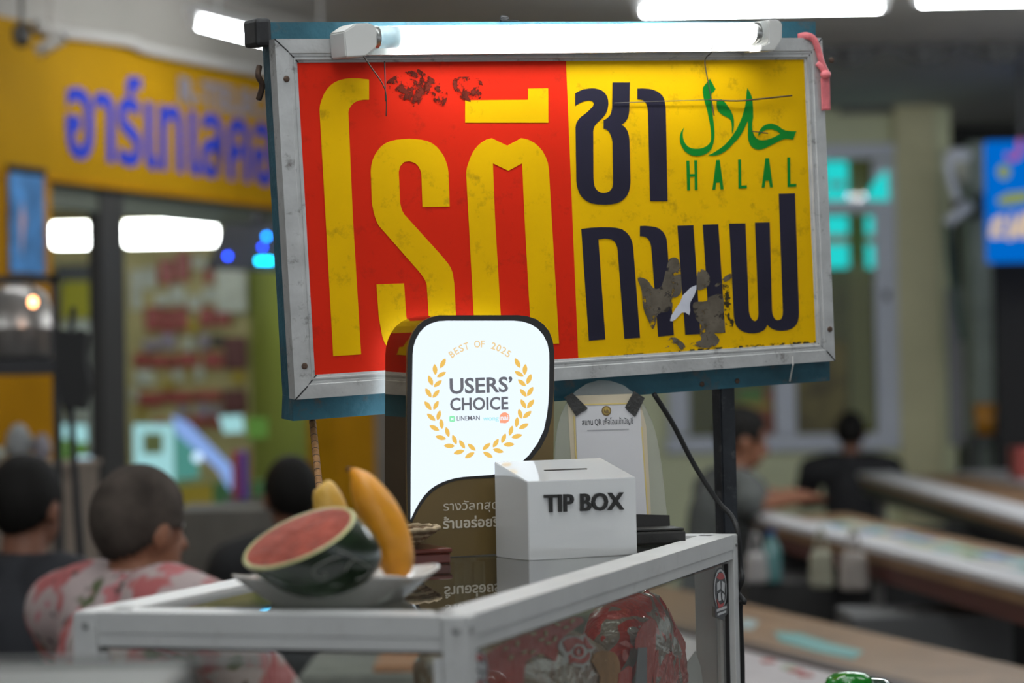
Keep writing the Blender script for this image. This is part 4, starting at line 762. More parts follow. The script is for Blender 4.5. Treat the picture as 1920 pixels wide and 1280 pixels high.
# pink ribbon
m_pink = mat('pink_plastic_ribbon', (.80, .20, .22), .35, var=.15, vscale=60, bump=.2, bscale=150, sss=.1)
rib = thing('plastic_ribbon', 'pink plastic ribbon knotted round the right corner of the roti sign frame', 'ribbon', SIGN.M)
def rp(L): return [(*SIGN.on(x, y, z), z) for x, y, z in L]
obj('strip', sweep(B(), catmull(rp([(1497, 69, -.01), (1512, 67, .002), (1526, 74, .004), (1535, 96, .004), (1541, 118, .004), (1551, 140, .004)]), 5), [.005]*26, 10, .45), m_pink, rib, smooth=True)
obj('strip', sweep(B(), catmull(rp([(1532, 118, .004), (1540, 126, .006), (1549, 142, .006)]), 5), .0045, 10, .4), m_pink, rib, smooth=True)
obj('knot', ell(B(), rp([(1548, 140, .007)])[0], (.0085, .0065, .006)), m_pink, rib, smooth=True)
obj('tail', sweep(B(), catmull(rp([(1547, 143, .006), (1548, 170, .004), (1549, 207, .003)]), 5), [.005]+[.0078]*10, 8, .12), m_pink, rib, smooth=True)
# pole, rope, cable
m_pole = mat('black_painted_steel', (.022, .025, .03), .4, .2, var=.4, vscale=25, dirt=(.14, .14, .14), dscale=45, damt=.6)
p1, p2 = P(1355, 700, 3.475), P(1363, 1000, 3.475); dn = (p2-p1).normalized(); p0 = p1; pf = p1 + dn*(-(p1.z-.0)/dn.z)
uu = SIGN.u.copy(); uu.z = 0; uu.normalize(); vv = dn.cross(uu).normalized()
bm = B(); hw = .0124; rings = []
for p in (p0, pf):
    rings.append([bm.verts.new(p + uu*a*hw + vv*b*hw) for a, b in ((-1, -1), (1, -1), (1, 1), (-1, 1))])
for k in range(4): bm.faces.new((rings[0][k], rings[0][(k+1) % 4], rings[1][(k+1) % 4], rings[1][k]))
bm.faces.new(rings[0]); bm.faces.new(rings[1])
bmesh.ops.bevel(bm, geom=bm.edges[:], offset=.002, segments=2, affect='EDGES')
pole = thing('sign_pole', 'black square steel pole holding up the right end of the roti sign', 'pole', pf)
obj('shaft', bm, m_pole, pole, Matrix.Translation(-pf)); obj('foot_plate', bx((0, 0, .006), (.16, .16, .012), .002), m_pole, pole)
# ----------------------------------------------------------------- glass cabinet on the cart
HDROP = .2185
ZT = CAMZ-HDROP
C0, C3 = at_z(877, 1155, ZT), at_z(1383, 1000, ZT)
yb = (C3-C0).normalized(); xr = Vector((yb.y, -yb.x, 0)); CL = (C3-C0).length; CW = .412; CH = .46
CM = Matrix((xr, yb, Vector((0, 0, 1)))).transposed().to_4x4(); CM.translation = C0
m_cab = mat('white_painted_aluminium', (.60, .60, .585), .38, .0, var=.05, vscale=12, dirt=(.30, .28, .25), dscale=30, damt=.3)
m_seal = mat('black_glass_seal', (.02, .02, .02), .6)
m_pane = glass('cabinet_glass', (.95, .97, .95), 1.36)
m_top = glass('cabinet_top_glass', (.62, .65, .62), 1.62)
m_screw = mat('steel_screw', (.35, .35, .34), .35, .8, bump=.2)
cab = thing('display_cabinet', 'white framed glass display cabinet on the roti cart with fruit on top', 'cabinet', CM)
# local: x from -CW (left) to 0 (right), y 0..CL (back), z 0 top, down
PW = .026
for x, y in ((-CW, 0), (-PW, 0), (-CW, CL-PW), (-PW, CL-PW)):
    obj('post', bx((x+PW/2, y+PW/2, -CH/2-.0005), (PW, PW, CH-.001), .0015), m_cab, cab)
fl = [(0, 0), (.046, 0), (.046, -.005), (.024, -.005), (.024, -.034), (.0035, -.034), (.0015, -.0335), (.0015, -.0215), (.0004, -.021), (.0004, -.0203), (0, -.020)]
def rail(name, a, b, L, z=0, pf=fl):
    """L-shaped rail profile (inward, z) swept from a to b; inward is to the left of a->b"""
    a, b = Vector(a), Vector(b); t = (b-a).normalized(); inn = Vector((-t.y, t.x, 0)); bm = B(); R = []
    for p in (a, b): R.append([bm.verts.new(p + inn*i + Vector((0, 0, k+z))) for i, k in pf])
    n = len(pf)
    for k in range(n): bm.faces.new((R[0][k], R[0][(k+1) % n], R[1][(k+1) % n], R[1][k]))
    bm.faces.new(R[0]); bm.faces.new(R[1][::-1]); return obj(name, bm, m_cab, cab)
g = .0008
rail('top_rail', (-CW+PW+g, 0, 0), (-PW-g, 0, 0), 0); rail('top_rail', (0, PW+g, 0), (0, CL-PW-g, 0), 0)
rail('top_rail', (-PW-g, CL, 0), (-CW+PW+g, CL, 0), 0); rail('top_rail', (-CW, CL-PW-g, 0), (-CW, PW+g, 0), 0)
fl2 = [(0, .03), (.024, .03), (.024, 0), (0, 0)]
for a, b in (((-CW+PW+g, 0, 0), (-PW-g, 0, 0)), ((0, PW+g, 0), (0, CL-PW-g, 0)), ((-PW-g, CL, 0), (-CW+PW+g, CL, 0)), ((-CW, CL-PW-g, 0), (-CW, PW+g, 0))):
    rail('bottom_rail', a, b, 0, -CH, fl2)
for cx, cy in ((-CW+.0235, .0235), (-.0235, .0235), (-CW+.0235, CL-.0235), (-.0235, CL-.0235)):
    obj('corner_plate', bx((cx, cy, -.0022), (.045, .045, .0042), .0008), m_cab, cab)
obj('top_pane', bx((-CW/2, CL/2, -.0075), (CW-.06, CL-.06, .005)), m_top, cab)
zc_ = -(.036+(CH-.066)/2+.002); hh = CH-.070
for c, s in (((-CW/2, .013, zc_), (CW-2*PW-.002, .004, hh)), ((-.013, CL/2, zc_), (.004, CL-2*PW-.002, hh)), ((-CW+.013, CL/2, zc_), (.004, CL-2*PW-.002, hh))):
    obj('side_pane', bx(c, s), m_pane, cab)
for c, s in (((-CW/2, .0125, -.0355), (CW-2*PW-.002, .008, .003)), ((-.0125, CL/2, -.0355), (.008, CL-2*PW-.002, .003)), ((-.0125, CL-PW-.0025, zc_), (.008, .004, hh)), ((-.0125, PW+.0025, zc_), (.008, .004, hh)), ((-CW+PW+.002, .0125, zc_), (.008, .003, hh))):
    obj('glass_seal', bx(c, s), m_seal, cab)
for x in (-CW+PW+.0055, -PW-.0055): obj('inner_frame', bx((x, .006, zc_), (.009, .009, hh), .001), m_cab, cab)
obj('inner_frame', bx((-CW+.03, CL-.008, zc_), (.02, .01, hh), .001), m_cab, cab)
obj('inner_frame', bx((-.045, CL-.008, zc_), (.03, .01, hh), .001), m_cab, cab)
obj('floor_board', bx((-CW/2, CL/2, -CH+.02), (CW-.05, CL-.05, .008)), mat('steel_sheet', (.45, .45, .44), .35, .7), cab)
for x, y, nx in ((-CW+.0145, -.001, 0), (-.0115, -.001, 0), (.0008, CL-.012, 1), (.0008, .008, 1)):
    M_ = Matrix.Translation((x, y, -.0135)) @ (Matrix.Rotation(math.pi/2, 4, 'X') if not nx else Matrix.Rotation(math.pi/2, 4, 'Y'))
    obj('screw', lathe(B(), [(0, .0012), (.0026, .0012), (.004, .0003), (.004, -.002)], 14, M_), m_screw, cab)
# stickers on the right hand glass
PANE = Plane(C0, yb, (0, 0, 1))
m_bk = mat('black_print', (.02, .02, .02), .4); m_wt = mat('white_print', (.62, .62, .62), .4); m_rp = mat('red_print', (.5, .03, .025), .4)
def sticker(cx, cy, w, h):
    L = lambda pts: [PANE.on(cx+x*w, cy+y*h, -.0095) for x, y in pts]
    def pr(name, pts, m, k, par):
        bm = prism(B(), L(pts), 0, .0003); o = obj(name, bm, m, par)
        o.matrix_local = (Matrix(((0, 0, 1, -.0108+k*.0004), (1, 0, 0, 0), (0, 1, 0, 0), (0, 0, 0, 1)))); return o
    el = lambda rx, ry, oy, n=28: [(rx*math.cos(2*math.pi*k/n), oy+ry*math.sin(2*math.pi*k/n)) for k in range(n)]
    base = pr('sticker', el(.5, .42, -.08), m_bk, 0, cab)
    for q, (pts, m) in enumerate(((el(.45, .385, -.08), m_wt), (el(.40, .34, -.08), m_bk),
            ([(-.3, -.3), (-.1, -.4), (.15, -.39), (.3, -.3), (.1, -.27), (-.1, -.27)], m_rp),
            ([(-.28, -.2), (-.05, -.25), (-.02, -.1), (-.25, -.05)], m_wt), ([(.05, -.25), (.28, -.2), (.25, -.02), (.04, -.08)], m_wt),
            ([(-.22, 0), (-.04, -.04), (.0, .12), (-.18, .14)], m_wt), ([(.06, -.02), (.24, .02), (.2, .14), (.08, .1)], m_wt),
            ([(-.34, .1), (-.1, .2), (.2, .16), (.05, .26), (-.2, .26)], m_rp),
            ([(-.46, .22), (-.2, .27), (.1, .24), (.46, .16), (.46, .36), (.25, .42), (.1, .5), (-.15, .46), (-.46, .42)], m_bk),
            ([(-.36, .29), (.36, .22), (.36, .27), (-.36, .34)], m_wt), ([(-.3, .37), (.3, .31), (.3, .35), (-.3, .41)], m_wt))):
        pr('sticker_print', pts, m, q+1, base).matrix_local = Matrix.Translation((0, 0, (q+1)*.0002))
sticker(1352, 1113, 26, 100); sticker(899, 1262, 36, 90)
# cart below the cabinet
m_cart = mat('brushed_steel', (.42, .42, .42), .35, .6, var=.1, vscale=4)
cart = thing('food_cart', 'steel food cart body under the white glass display cabinet', 'cart', CM @ Matrix.Translation((0, 0, -ZT)))
zc0 = ZT-CH
obj('counter_top', bx((-CW/2, CL/2, zc0-.0155), (CW+.06, CL+.04, .03), .004), m_cart, cart)
obj('body', bx((-CW/2, CL/2, zc0-.031-.22), (CW, CL-.04, .44), .004), m_cart, cart)
for x in (-CW+.05, -.05):
    for y in (.12, CL-.12):
        obj('leg', bx((x, y, (zc0-.471+.16)/2+.02), (.035, .035, zc0-.471-.16+.04)), m_cart, cart)
        wh = obj('wheel', cyl(B(), (x-.02, y, .10), (x+.02, y, .10), .10, seg=28), m_dark, cart); obj('hub', cyl(B(), (x-.026, y, .10), (x+.026, y, .10), .03, seg=18), m_cart, wh)
ZG = ZT-.005           # glass surface
# ----------------------------------------------------------------- bread bags in the cabinet
def pillow(L, th, rings=6, jit=.0, seed=1, M=None):
    rnd = random.Random(seed); n = len(L); cx = sum(p[0] for p in L)/n; cy = sum(p[1] for p in L)/n; bm = B(); prev = None
    for sgn in (1, -1):
        prev = None
        for k in range(rings+1):
            s = 1-k/rings; hgt = th*(1-s**3.2)**.55*sgn
            if sgn == -1 and k == 0: cur = first
            else: cur = [bm.verts.new((cx+(x-cx)*max(s, .02)+rnd.uniform(-jit, jit), cy+(y-cy)*max(s, .02)+rnd.uniform(-jit, jit), hgt+rnd.uniform(-jit, jit)*(k > 0))) for x, y in L]
            if sgn == 1 and k == 0: first = cur
            if prev:
                for i in range(n): bm.faces.new((prev[i], prev[(i+1) % n], cur[(i+1) % n], cur[i]))
            prev = cur
        bm.faces.new(prev)
    return bm
def film(name, cols, scale, seed):
    """printed plastic film: patches of print over clear plastic with bread behind"""
    M = bpy.data.materials.new(name); M.use_nodes = True; nt = M.node_tree; b = nt.nodes['Principled BSDF']
    tc = nt.nodes.new('ShaderNodeTexCoord'); mp = nt.nodes.new('ShaderNodeMapping'); mp.inputs['Location'].default_value = (seed, seed*.7, 0); nt.links.new(tc.outputs['Object'], mp.inputs[0])
    n = nt.nodes.new('ShaderNodeTexNoise'); n.inputs['Scale'].default_value = scale; n.inputs['Detail'].default_value = 3; n.inputs['Distortion'].default_value = .5; nt.links.new(mp.outputs[0], n.inputs['Vector'])
    r = nt.nodes.new('ShaderNodeValToRGB'); r.color_ramp.interpolation = 'CONSTANT'
    for i, (p, c) in enumerate(cols):
        e = r.color_ramp.elements[i] if i < 2 else r.color_ramp.elements.new(p)
        e.position = p; e.color = (*c, 1)
    nt.links.new(n.outputs['Fac'], r.inputs['Fac']); nt.links.new(r.outputs['Color'], b.inputs['Base Color'])
    b.inputs['Roughness'].default_value = .28; b.inputs['Coat Weight'].default_value = .6
    n2 = nt.nodes.new('ShaderNodeTexNoise'); n2.inputs['Scale'].default_value = 35; n2.inputs['Distortion'].default_value = 2; nt.links.new(tc.outputs['Object'], n2.inputs['Vector'])
    bp = nt.nodes.new('ShaderNodeBump'); bp.inputs['Strength'].default_value = .6; bp.inputs['Distance'].default_value = .01; nt.links.new(n2.outputs['Fac'], bp.inputs['Height']); nt.links.new(bp.outputs['Normal'], b.inputs['Normal'])
    return M
RED = (.60, .04, .02)
m_film = film('clear_bread_film', [(0, (.24, .12, .07)), (.45, (.36, .23, .14)), (.55, (.45, .36, .28)), (.62, (.30, .17, .10))], 9, 3)
m_film2 = film('red_bread_film', [(0, RED), (.50, (.30, .21, .16)), (.57, RED), (.66, (.45, .40, .36))], 10, 9)
m_bread = mat('bread_crust', (.42, .20, .07), .7, var=.3, vscale=20, bump=.2)
m_bagred = mat('red_bag_print', RED, .3, coat=.5, bump=.3, bscale=50)
m_leaf = mat('cream_leaf_print', (.55, .50, .25), .4); m_ww = mat('white_logo_print', (.62, .58, .56), .4)
BAGM = lambda x: CM @ Matrix(((0, 0, 1, x), (1, 0, 0, 0), (0, 1, 0, 0), (0, 0, 0, 1)))       # plane of the bag: local (y,z) of the cabinet, bulging in x
def bag(label, outline, x, th, fm, seed):
    BP = Plane(C0 + xr*(x+th), yb, (0, 0, 1)); L = BP.pts(outline)
    t = thing('bread_bag', label, 'bread bag', BAGM(x), 'bread bags in the glass cabinet')
    obj('bag_film', pillow(smooth2(L, 3), th, 7, .0016, seed), fm, t, smooth=True)
    return t, BP
x1 = -.095
lowz = lambda px: px
t1, BP1 = bag('bread bag with red leaf print and round shield logo, nearest the front of the cabinet', [(905, 1300), (903, 1240), (930, 1208), (1000, 1178), (1075, 1150), (1100, 1157), (1150, 1183), (1193, 1216), (1194, 1290), (1194, 1480), (1040, 1560), (900, 1600)], x1, .055, m_film, 4)
def bpr(t, BP, name, L, m, k=1, sm=2, th=.055):
    if sm: L = smooth2(L, sm)
    return obj(name, prism(B(), BP.pts(L), th-.004+k*.0012, th-.003+k*.0012), m, t)
bpr(t1, BP1, 'red_print', [(908, 1275), (910, 1236), (940, 1210), (1000, 1185), (1078, 1156), (1098, 1165), (1070, 1185), (1052, 1205), (1045, 1240), (1020, 1225), (990, 1240), (985, 1280), (975, 1340), (920, 1340)], m_bagred, 1)
for i, (x, y, a) in enumerate([(950,1215,30),(972,1206,70),(985,1222,20),(1002,1188,10),(1025,1187,90),(1042,1197,70),(1017,1199,10),(1030,1205,5),(1062,1176,20),(1046,1170,-20),(960,1232,60),(1000,1222,40),(1015,1228,0),(1075,1164,40)]):
    L = [(x+math.cos(math.radians(a))*6*math.cos(q)-math.sin(math.radians(a))*2.4*math.sin(q), y-(math.sin(math.radians(a))*6*math.cos(q)+math.cos(math.radians(a))*2.4*math.sin(q))) for q in [k*math.pi/4 for k in range(8)]]
    bpr(t1, BP1, 'leaf_print', L, m_leaf, 2.2, 0)
sh = bpr(t1, BP1, 'shield_logo', [(1052,1200),(1072,1190),(1090,1194),(1098,1187),(1106,1204),(1118,1214),(1110,1222),(1107,1238),(1094,1250),(1076,1248),(1070,1240),(1050,1248),(1058,1228),(1048,1216)], m_ww, 2.2)
def onto(parent, BP, L, m, k, name='shield_print', sm=2):
    if sm: L = smooth2(L, sm)
    return obj(name, prism(B(), BP.pts(L), .055-.004+k*.0012, .055-.003+k*.0012), m, parent)
onto(sh, BP1, [(1056,1202),(1073,1194),(1089,1199),(1094,1208),(1080,1206),(1066,1222),(1060,1216)], m_bagred, 3.2)
onto(sh, BP1, [(1097,1193),(1104,1207),(1112,1214),(1102,1216),(1095,1205)], m_bagred, 3.2)
onto(sh, BP1, [(1074,1240),(1092,1244),(1104,1234),(1104,1222),(1098,1230),(1088,1236),(1076,1232)], m_bagred, 3.2)
for q, ch in enumerate(('t', 'o', 'p')):
    pass
ring = [(1084+9*math.cos(k*math.pi/8), 1221+10*math.sin(k*math.pi/8)) for k in range(16)]; rin = [(1084+4.5*math.cos(k*math.pi/8), 1221+5.5*math.sin(k*math.pi/8)) for k in range(16)]
obj('shield_print', prism(B(), [BP1.pts(ring), BP1.pts(rin)], .0558, .0566), m_bagred, sh)
onto(sh, BP1, [(1066,1228),(1071,1226),(1074,1242),(1068,1244)], m_bagred, 3.2, sm=0)
bpr(t1, BP1, 'bread_crust', [(1112,1240),(1122,1222),(1145,1220),(1160,1230),(1166,1262),(1164,1330),(1120,1330),(1128,1270)], m_bread, 1.4)
bpr(t1, BP1, 'red_print', [(1160,1205),(1175,1200),(1190,1212),(1186,1216)], m_bagred, 2, 0)
bpr(t1, BP1, 'red_print', [(1168,1222),(1174,1217),(1179,1228),(1175,1240),(1169,1236)], m_bagred, 2)
bpr(t1, BP1, 'red_print', [(1162,1262),(1180,1248),(1186,1250),(1186,1330),(1158,1330)], m_bagred, 2, 0)
x2 = -.085
t2, BP2 = bag('tall pointed bread bag in red and clear film behind the leaf printed one', [(1201, 1300), (1201, 1215), (1206, 1170), (1222, 1130), (1247, 1104), (1262, 1098), (1266, 1112), (1290, 1160), (1312, 1215), (1325, 1280), (1330, 1420), (1208, 1480)], x2, .05, m_film2, 8)
def bp2(name, L, m, k=1, sm=0): return bpr(t2, BP2, name, L, m, k, sm, .05)
bp2('red_print', [(1194,1215),(1200,1185),(1214,1165),(1231,1162),(1232,1205),(1228,1260),(1216,1300),(1214,1230)], m_bagred, 1, 2)
bp2('red_print', [(1256,1140),(1264,1158),(1270,1172),(1288,1204),(1286,1225),(1278,1260),(1262,1240),(1248,1212),(1262,1190),(1270,1178),(1260,1156)], m_bagred, 1, 2)
bp2('red_print', [(1232,1225),(1246,1214),(1264,1222),(1262,1280),(1230,1300)], m_bagred, 1, 2)
bpr(t2, BP2, 'red_tip', [(1250,1112),(1259,1105),(1268,1122),(1262,1126),(1258,1118)], m_bagred, 1.5, 0, .02)
bp2('white_print', [(1292,1240),(1306,1220),(1316,1250),(1320,1280),(1290,1280)], m_ww, 1.2)
bp2('white_print', [(1268,1208),(1274,1206),(1281,1226),(1276,1232),(1270,1224)], m_ww, 2)
bp2('white_print', [(1240,1230),(1244,1228),(1245,1252),(1241,1254)], m_ww, 2)
bp2('grey_label', [(1198,1214),(1214,1213),(1214,1300),(1192,1300)], mat('grey_label', (.22, .22, .24), .5), 2)
# ----------------------------------------------------------------- plate of fruit
m_plate = mat('white_glazed_ceramic', (.66, .63, .59), .18, var=.03, coat=.5)
pc = at_z(634, 1127, ZG); pth = math.atan2(xr.y, xr.x)+math.radians(-2)
plate = thing('square_plate', 'white square plate with upturned corners under the watermelon and mangoes', 'plate', Matrix.Translation(pc) @ Matrix.Rotation(pth, 4, 'Z'))
bm = B(); n = 72; rings = []
pf_ = [(0, .003), (.40, .003), (.58, .0), (.63, .0), (.65, .002), (.72, .006), (.85, .0155), (.98, .0245), (1.0, .0262), (.985, .0275), (.95, .0258), (.84, .0185), (.70, .009), (.58, .0062), (.2, .0055), (0, .0055)]
for q, (t, z) in enumerate(pf_):
    row = []
    for k in range(n):
        th = 2*math.pi*k/n; e = 5.5 if t > .5 else 3.0
        r = .090/((abs(math.cos(th))**e + abs(math.sin(th))**e)**(1/e)); cor = (r/.090-1)/.25
        zz_ = z*(1+.22*cor*(t > .55)); row.append(bm.verts.new((r*max(t, .002)*math.cos(th)*1.02, r*max(t, .002)*math.sin(th), zz_)))
    rings.append(row)
for a, b in zip(rings, rings[1:]):
    for k in range(n): bm.faces.new((a[k], a[(k+1) % n], b[(k+1) % n], b[k]))
bmesh.ops.remove_doubles(bm, verts=bm.verts[:], dist=.0004)
obj('dish', bm, m_plate, plate, smooth=True)
# watermelon half
wd = 2.40
wn = (-_F*.33 + (-.37*_X + .93*_U)*.944).normalized(); e1 = (.927*_X + .375*_U); e1 = (e1 - wn*e1.dot(wn)).normalized(); e2 = wn.cross(e1)
wc = P(561, 1008, wd); WM = Matrix((e1, e2, wn)).transposed().to_4x4(); WM.translation = wc
m_rind = mat('dark_green_rind', (.014, .028, .012), .22, var=.7, vscale=26, coat=.7, bump=.05)
m_flesh = mat('watermelon_flesh', (.33, .055, .03), .5, var=.30, vscale=45, bump=.5, bscale=120, spec=.25, sss=.1)
m_pale = mat('pale_green_rind_edge', (.52, .50, .22), .35, var=.25, vscale=30, coat=.4)
mel = thing('watermelon_half', 'half watermelon wrapped in film with its red cut face up on the plate', 'watermelon', WM)
bm = B(); R = []; ra, rb, rc = .0605, .056, .066
for k in range(15):
    t = k/14*.999; s = (1-t**2.7)**(1/2.7)
    R.append([bm.verts.new((ra*s*math.cos(2*math.pi*q/48)+.028*t, rb*s*math.sin(2*math.pi*q/48), -rc*t)) for q in range(48)])
for a, b in zip(R, R[1:]):
    for q in range(48): bm.faces.new((a[q], b[q], b[(q+1) % 48], a[(q+1) % 48]))
bm.faces.new(R[-1]); obj('rind', bm, m_rind, mel, smooth=True)
bm = B(); R = []
for s, z in ((1.0, -.0005), (.985, .0012), (.95, .0016), (.925, .0012)):
    R.append([bm.verts.new((ra*s*math.cos(2*math.pi*q/48), rb*s*math.sin(2*math.pi*q/48), z)) for q in range(48)])
for a, b in zip(R, R[1:]):
    for q in range(48): bm.faces.new((a[q], a[(q+1) % 48], b[(q+1) % 48], b[q]))
obj('rind_edge', bm, m_pale, mel, smooth=True)
bm = B(); R = []; rnd = random.Random(3)
for s, z in ((.93, .001), (.8, .0026), (.6, .004), (.4, .0048), (.2, .0052), (.01, .0054)):
    R.append([bm.verts.new((ra*s*math.cos(2*math.pi*q/48), rb*s*math.sin(2*math.pi*q/48), z+rnd.uniform(-.0004, .0004)*(s < .9))) for q in range(48)])
for a, b in zip(R, R[1:]):
    for q in range(48): bm.faces.new((a[q], a[(q+1) % 48], b[(q+1) % 48], b[q]))
bm.faces.new(R[-1]); obj('flesh', bm, m_flesh, mel, smooth=True)
m_fold = mat('cling_film_fold', (.24, .24, .21), .2, coat=.8, trans=.35)
WP = Plane(P(620, 1050, wd-.056), _X, _U)
for L in ([(628,1030),(648,1036),(668,1048),(690,1062),(693,1072),(684,1080),(668,1086)], [(640,1042),(620,1048),(602,1056),(588,1066),(590,1078),(600,1084),(612,1080),(608,1073)], [(668,1048),(655,1056),(648,1070)]):
    pts = []
    for x, y in L:           # lay each fold on the rind surface
        o, d = WM.inverted() @ EYE, (WM.inverted().to_3x3() @ ray(x, y)).normalized(); best = None
        for q in range(900):
            p = o + d*(2.2+q*.0004); t = min(max(-p.z/rc, 0), .999); s = (1-t**2.7)**(1/2.7)
            if p.z < .0 and p.z > -rc and ((p.x-.028*t)/ra)**2+(p.y/rb)**2 < s*s*1.02: best = p; break
        if best is not None: pts.append(best)
    if len(pts) > 2: obj('film_fold', sweep(B(), catmull(pts, 4), .0011, 6, .8), m_fold, mel, smooth=True)
# mangoes
def mango(label, ctr, d, rs, flat, mname, col, spots):
    pts = [P(x, y, d) for x, y in ctr]; base = pts[-1]
    t = thing('mango', label, 'mango', base, 'mangoes on the plate')
    cp = catmull(pts, 5); rr = [v.x for v in catmull([(r*d/FPX, 0, 0) for r in rs], 5)]
    M_ = mat(mname, col, .35, var=.14, vscale=16, dirt=(col[0]*.55, col[1]*.4, col[2]*.4), dscale=70, damt=.35, bump=.04, bscale=90, sss=.1)
    obj('fruit', sweep(B(), [p-base for p in cp], [max(r, .0012) for r in rr], 28, flat), M_, t, smooth=True)
    for x, y, rad in spots:
        r_ = ray(x, y).normalized(); q = P(x, y, d)-base; best = min(range(len(cp)), key=lambda i: (cp[i]-base-q).length); off = math.sqrt(max(rr[best]**2-((cp[best]-base-q).length)**2, 0))*flat
        obj('blemish', ell(B(), q - r_*(off+.0), (rad, rad, rad*.7), None, 10, 6), mat('mango_blemish', (.10, .05, .02), .6), t, smooth=True)
    return t, M_
mg, m_mg = mango('large curved yellow orange mango leaning upright behind the watermelon', [(656, 881), (667, 889), (681, 909), (706, 955), (728, 1008), (742, 1052), (742, 1078), (741, 1088)], 2.475, [5, 17, 33, 49, 52.5, 44, 28, 8], .8, 'mango_skin', (.80, .33, .02), [(732, 1067, .0035), (667, 930, .0012)])
obj('stem_scar', ell(B(), P(654, 880, 2.475)-P(741, 1088, 2.475), (.003, .003, .003), None, 10, 6), mat('mango_blemish', (.10, .05, .02)), mg, smooth=True)
mango('small pale yellow mango peeping out between the watermelon and the big mango', [(604, 906), (608, 913), (615, 938), (628, 985), (638, 1030), (643, 1060), (646, 1080)], 2.53, [10, 23, 32, 36, 35, 24, 5], .9, 'pale_mango_skin', (.74, .44, .08), [])
# basket on a lacquered box
bc = at_z(722, 1056, ZG)
m_lac = mat('dark_red_lacquer', (.12, .025, .015), .3, coat=.4)
lac = thing('lacquer_box', 'low dark red lacquer box under the woven basket beside the mango', 'box', Matrix.Translation(bc) @ Matrix.Rotation(math.radians(22), 4, 'Z'))
obj('box_body', bx((0, 0, .0065), (.138, .10, .013), .002), m_lac, lac); obj('box_lid', bx((0, 0, .0162), (.142, .104, .006), .002), m_lac, lac)
m_cane = mat('pale_cane', (.40, .30, .18), .6, var=.35, vscale=60, bump=.3, bscale=120); m_cane2 = mat('brown_cane', (.20, .12, .06), .6, var=.3, vscale=60, bump=.3)
bas = thing('woven_basket', 'shallow coiled cane basket on the red box in front of the light box', 'basket', bc+Vector((0, 0, .0193)))
for k in range(7):
    r = .036+k*.0052; z = .0035+k*.0034
    bm = B(); n = 60; pts = [(r*math.cos(2*math.pi*q/n), r*math.sin(2*math.pi*q/n), z+.0006*math.sin(q*2.1)) for q in range(n+1)]
    obj('coil', sweep(bm, pts, [.0030+.0007*math.cos(q*math.pi/1.5) for q in range(n+1)], 7, 1, False), m_cane if k % 2 == 0 else m_cane2, bas, smooth=True)
obj('basket_base', lathe(B(), [(0, .0012), (.036, .0012), (.036, .006), (0, .006)], 32), m_cane2, bas)
# ----------------------------------------------------------------- award light box
ly = math.radians(24); lo = at_z(766, 1048.5, ZG)
LB = Plane(lo, (math.cos(ly), math.sin(ly), 0), Vector((0, 0, 1))*.45+_U*.55)
m_brown = mat('smoked_brown_acrylic', (.20, .15, .095), .06, .92)
m_bez = mat('dark_brown_acrylic_front', (.15, .10, .035), .3, spec=.4)
m_rim = mat('black_rim', (.022, .02, .018), .3)
m_lit = emit('backlit_white_panel', (.82, .92, 1.0), 1.08)
m_back = emit('backlit_rear_panel', (.80, .92, 1.0), 1.8)
lbx = thing('award_light_box', 'lit white users choice award light box with dark rounded frame on the cabinet', 'light box', LB.M)
outer = [(764, 1048), (762.5, 870), (763.5, 664), (765, 650), (768.5, 636), (774, 623), (783, 610.5), (795, 600.5), (808, 594.5), (823, 591), (970, 590.5), (988, 592.5), (1005, 598), (1019, 608), (1029.5, 621), (1036, 638), (1039, 658), (1039.5, 676), (1036, 1032)]
OL = LB.pts(outer)
mny = min(p[1] for p in OL)
OL = [(x, max(y, 0.0006)) if y < .02 else (x, y) for x, y in OL]
inner_o = [(x*.985+.0015, y) for x, y in OL]
obj('case', prism(B(), OL, -.078, -.004), m_brown, lbx); obj('front_panel', prism(B(), OL, -.004, 0), m_bez, lbx)
lit = [(773.5, 664), (775, 650), (779, 637), (786, 624), (796, 613), (808, 606), (822, 602), (838, 601), (962, 601), (978, 602.5), (993, 607), (1007, 615.5), (1018, 628), (1025.5, 643), (1029, 660), (1029.3, 680), (1028.8, 730), (1027.5, 755), (1025, 777), (1019, 806), (1007, 831), (991, 853), (975, 868), (955, 880), (935, 887.5), (920, 890), (884, 892.6), (868, 893.7), (853, 896), (840, 899.5), (828, 904), (816, 910), (805, 918), (795, 928.5), (786, 941), (778, 955), (769.6, 973), (770, 870)]
LL = LB.pts(lit)
cx, cy = sum(p[0] for p in LL)/len(LL), sum(p[1] for p in LL)/len(LL)
rim = LB.pts([(764.2, 1030) if False else p for p in outer])
obj('lit_panel', prism(B(), LL, .0002, .0012), m_lit, lbx)
# narrow black rim round the lit panel
ro = LB.pts([(764.5, 975)] + outer[1:-2] + [(1038.5, 676), (1038, 735), (1034, 782), (1027, 812), (1014, 838), (997, 859), (980, 874), (958, 886), (937, 893), (920, 895.5), (886, 897), (868, 898.5), (854, 901), (842, 904.5), (831, 909), (820, 915), (810, 922), (800, 932.5), (791, 945), (782, 960), (772, 980)])
obj('black_rim', prism(B(), ro, .00005, .0005), m_rim, lbx)
bk = [(x, y) for x, y in OL]; mx_, my_ = sum(p[0] for p in bk)/len(bk), sum(p[1] for p in bk)/len(bk)
obj('rear_lit_panel', prism(B(), [(mx_+(x-mx_)*.94, my_+(y-my_)*.95) for x, y in bk][::-1], -.0795, -.0785), m_back, lbx)
m_gold = emit('backlit_gold_print', (.93, .58, .13), .95); m_gold2 = emit('backlit_pale_gold_print', (.93, .68, .34), .95); m_gtx = emit('backlit_grey_print', (.15, .155, .18), 1.0)
zl = lambda x, y: (700+x/3.878, 570+y/3.878)
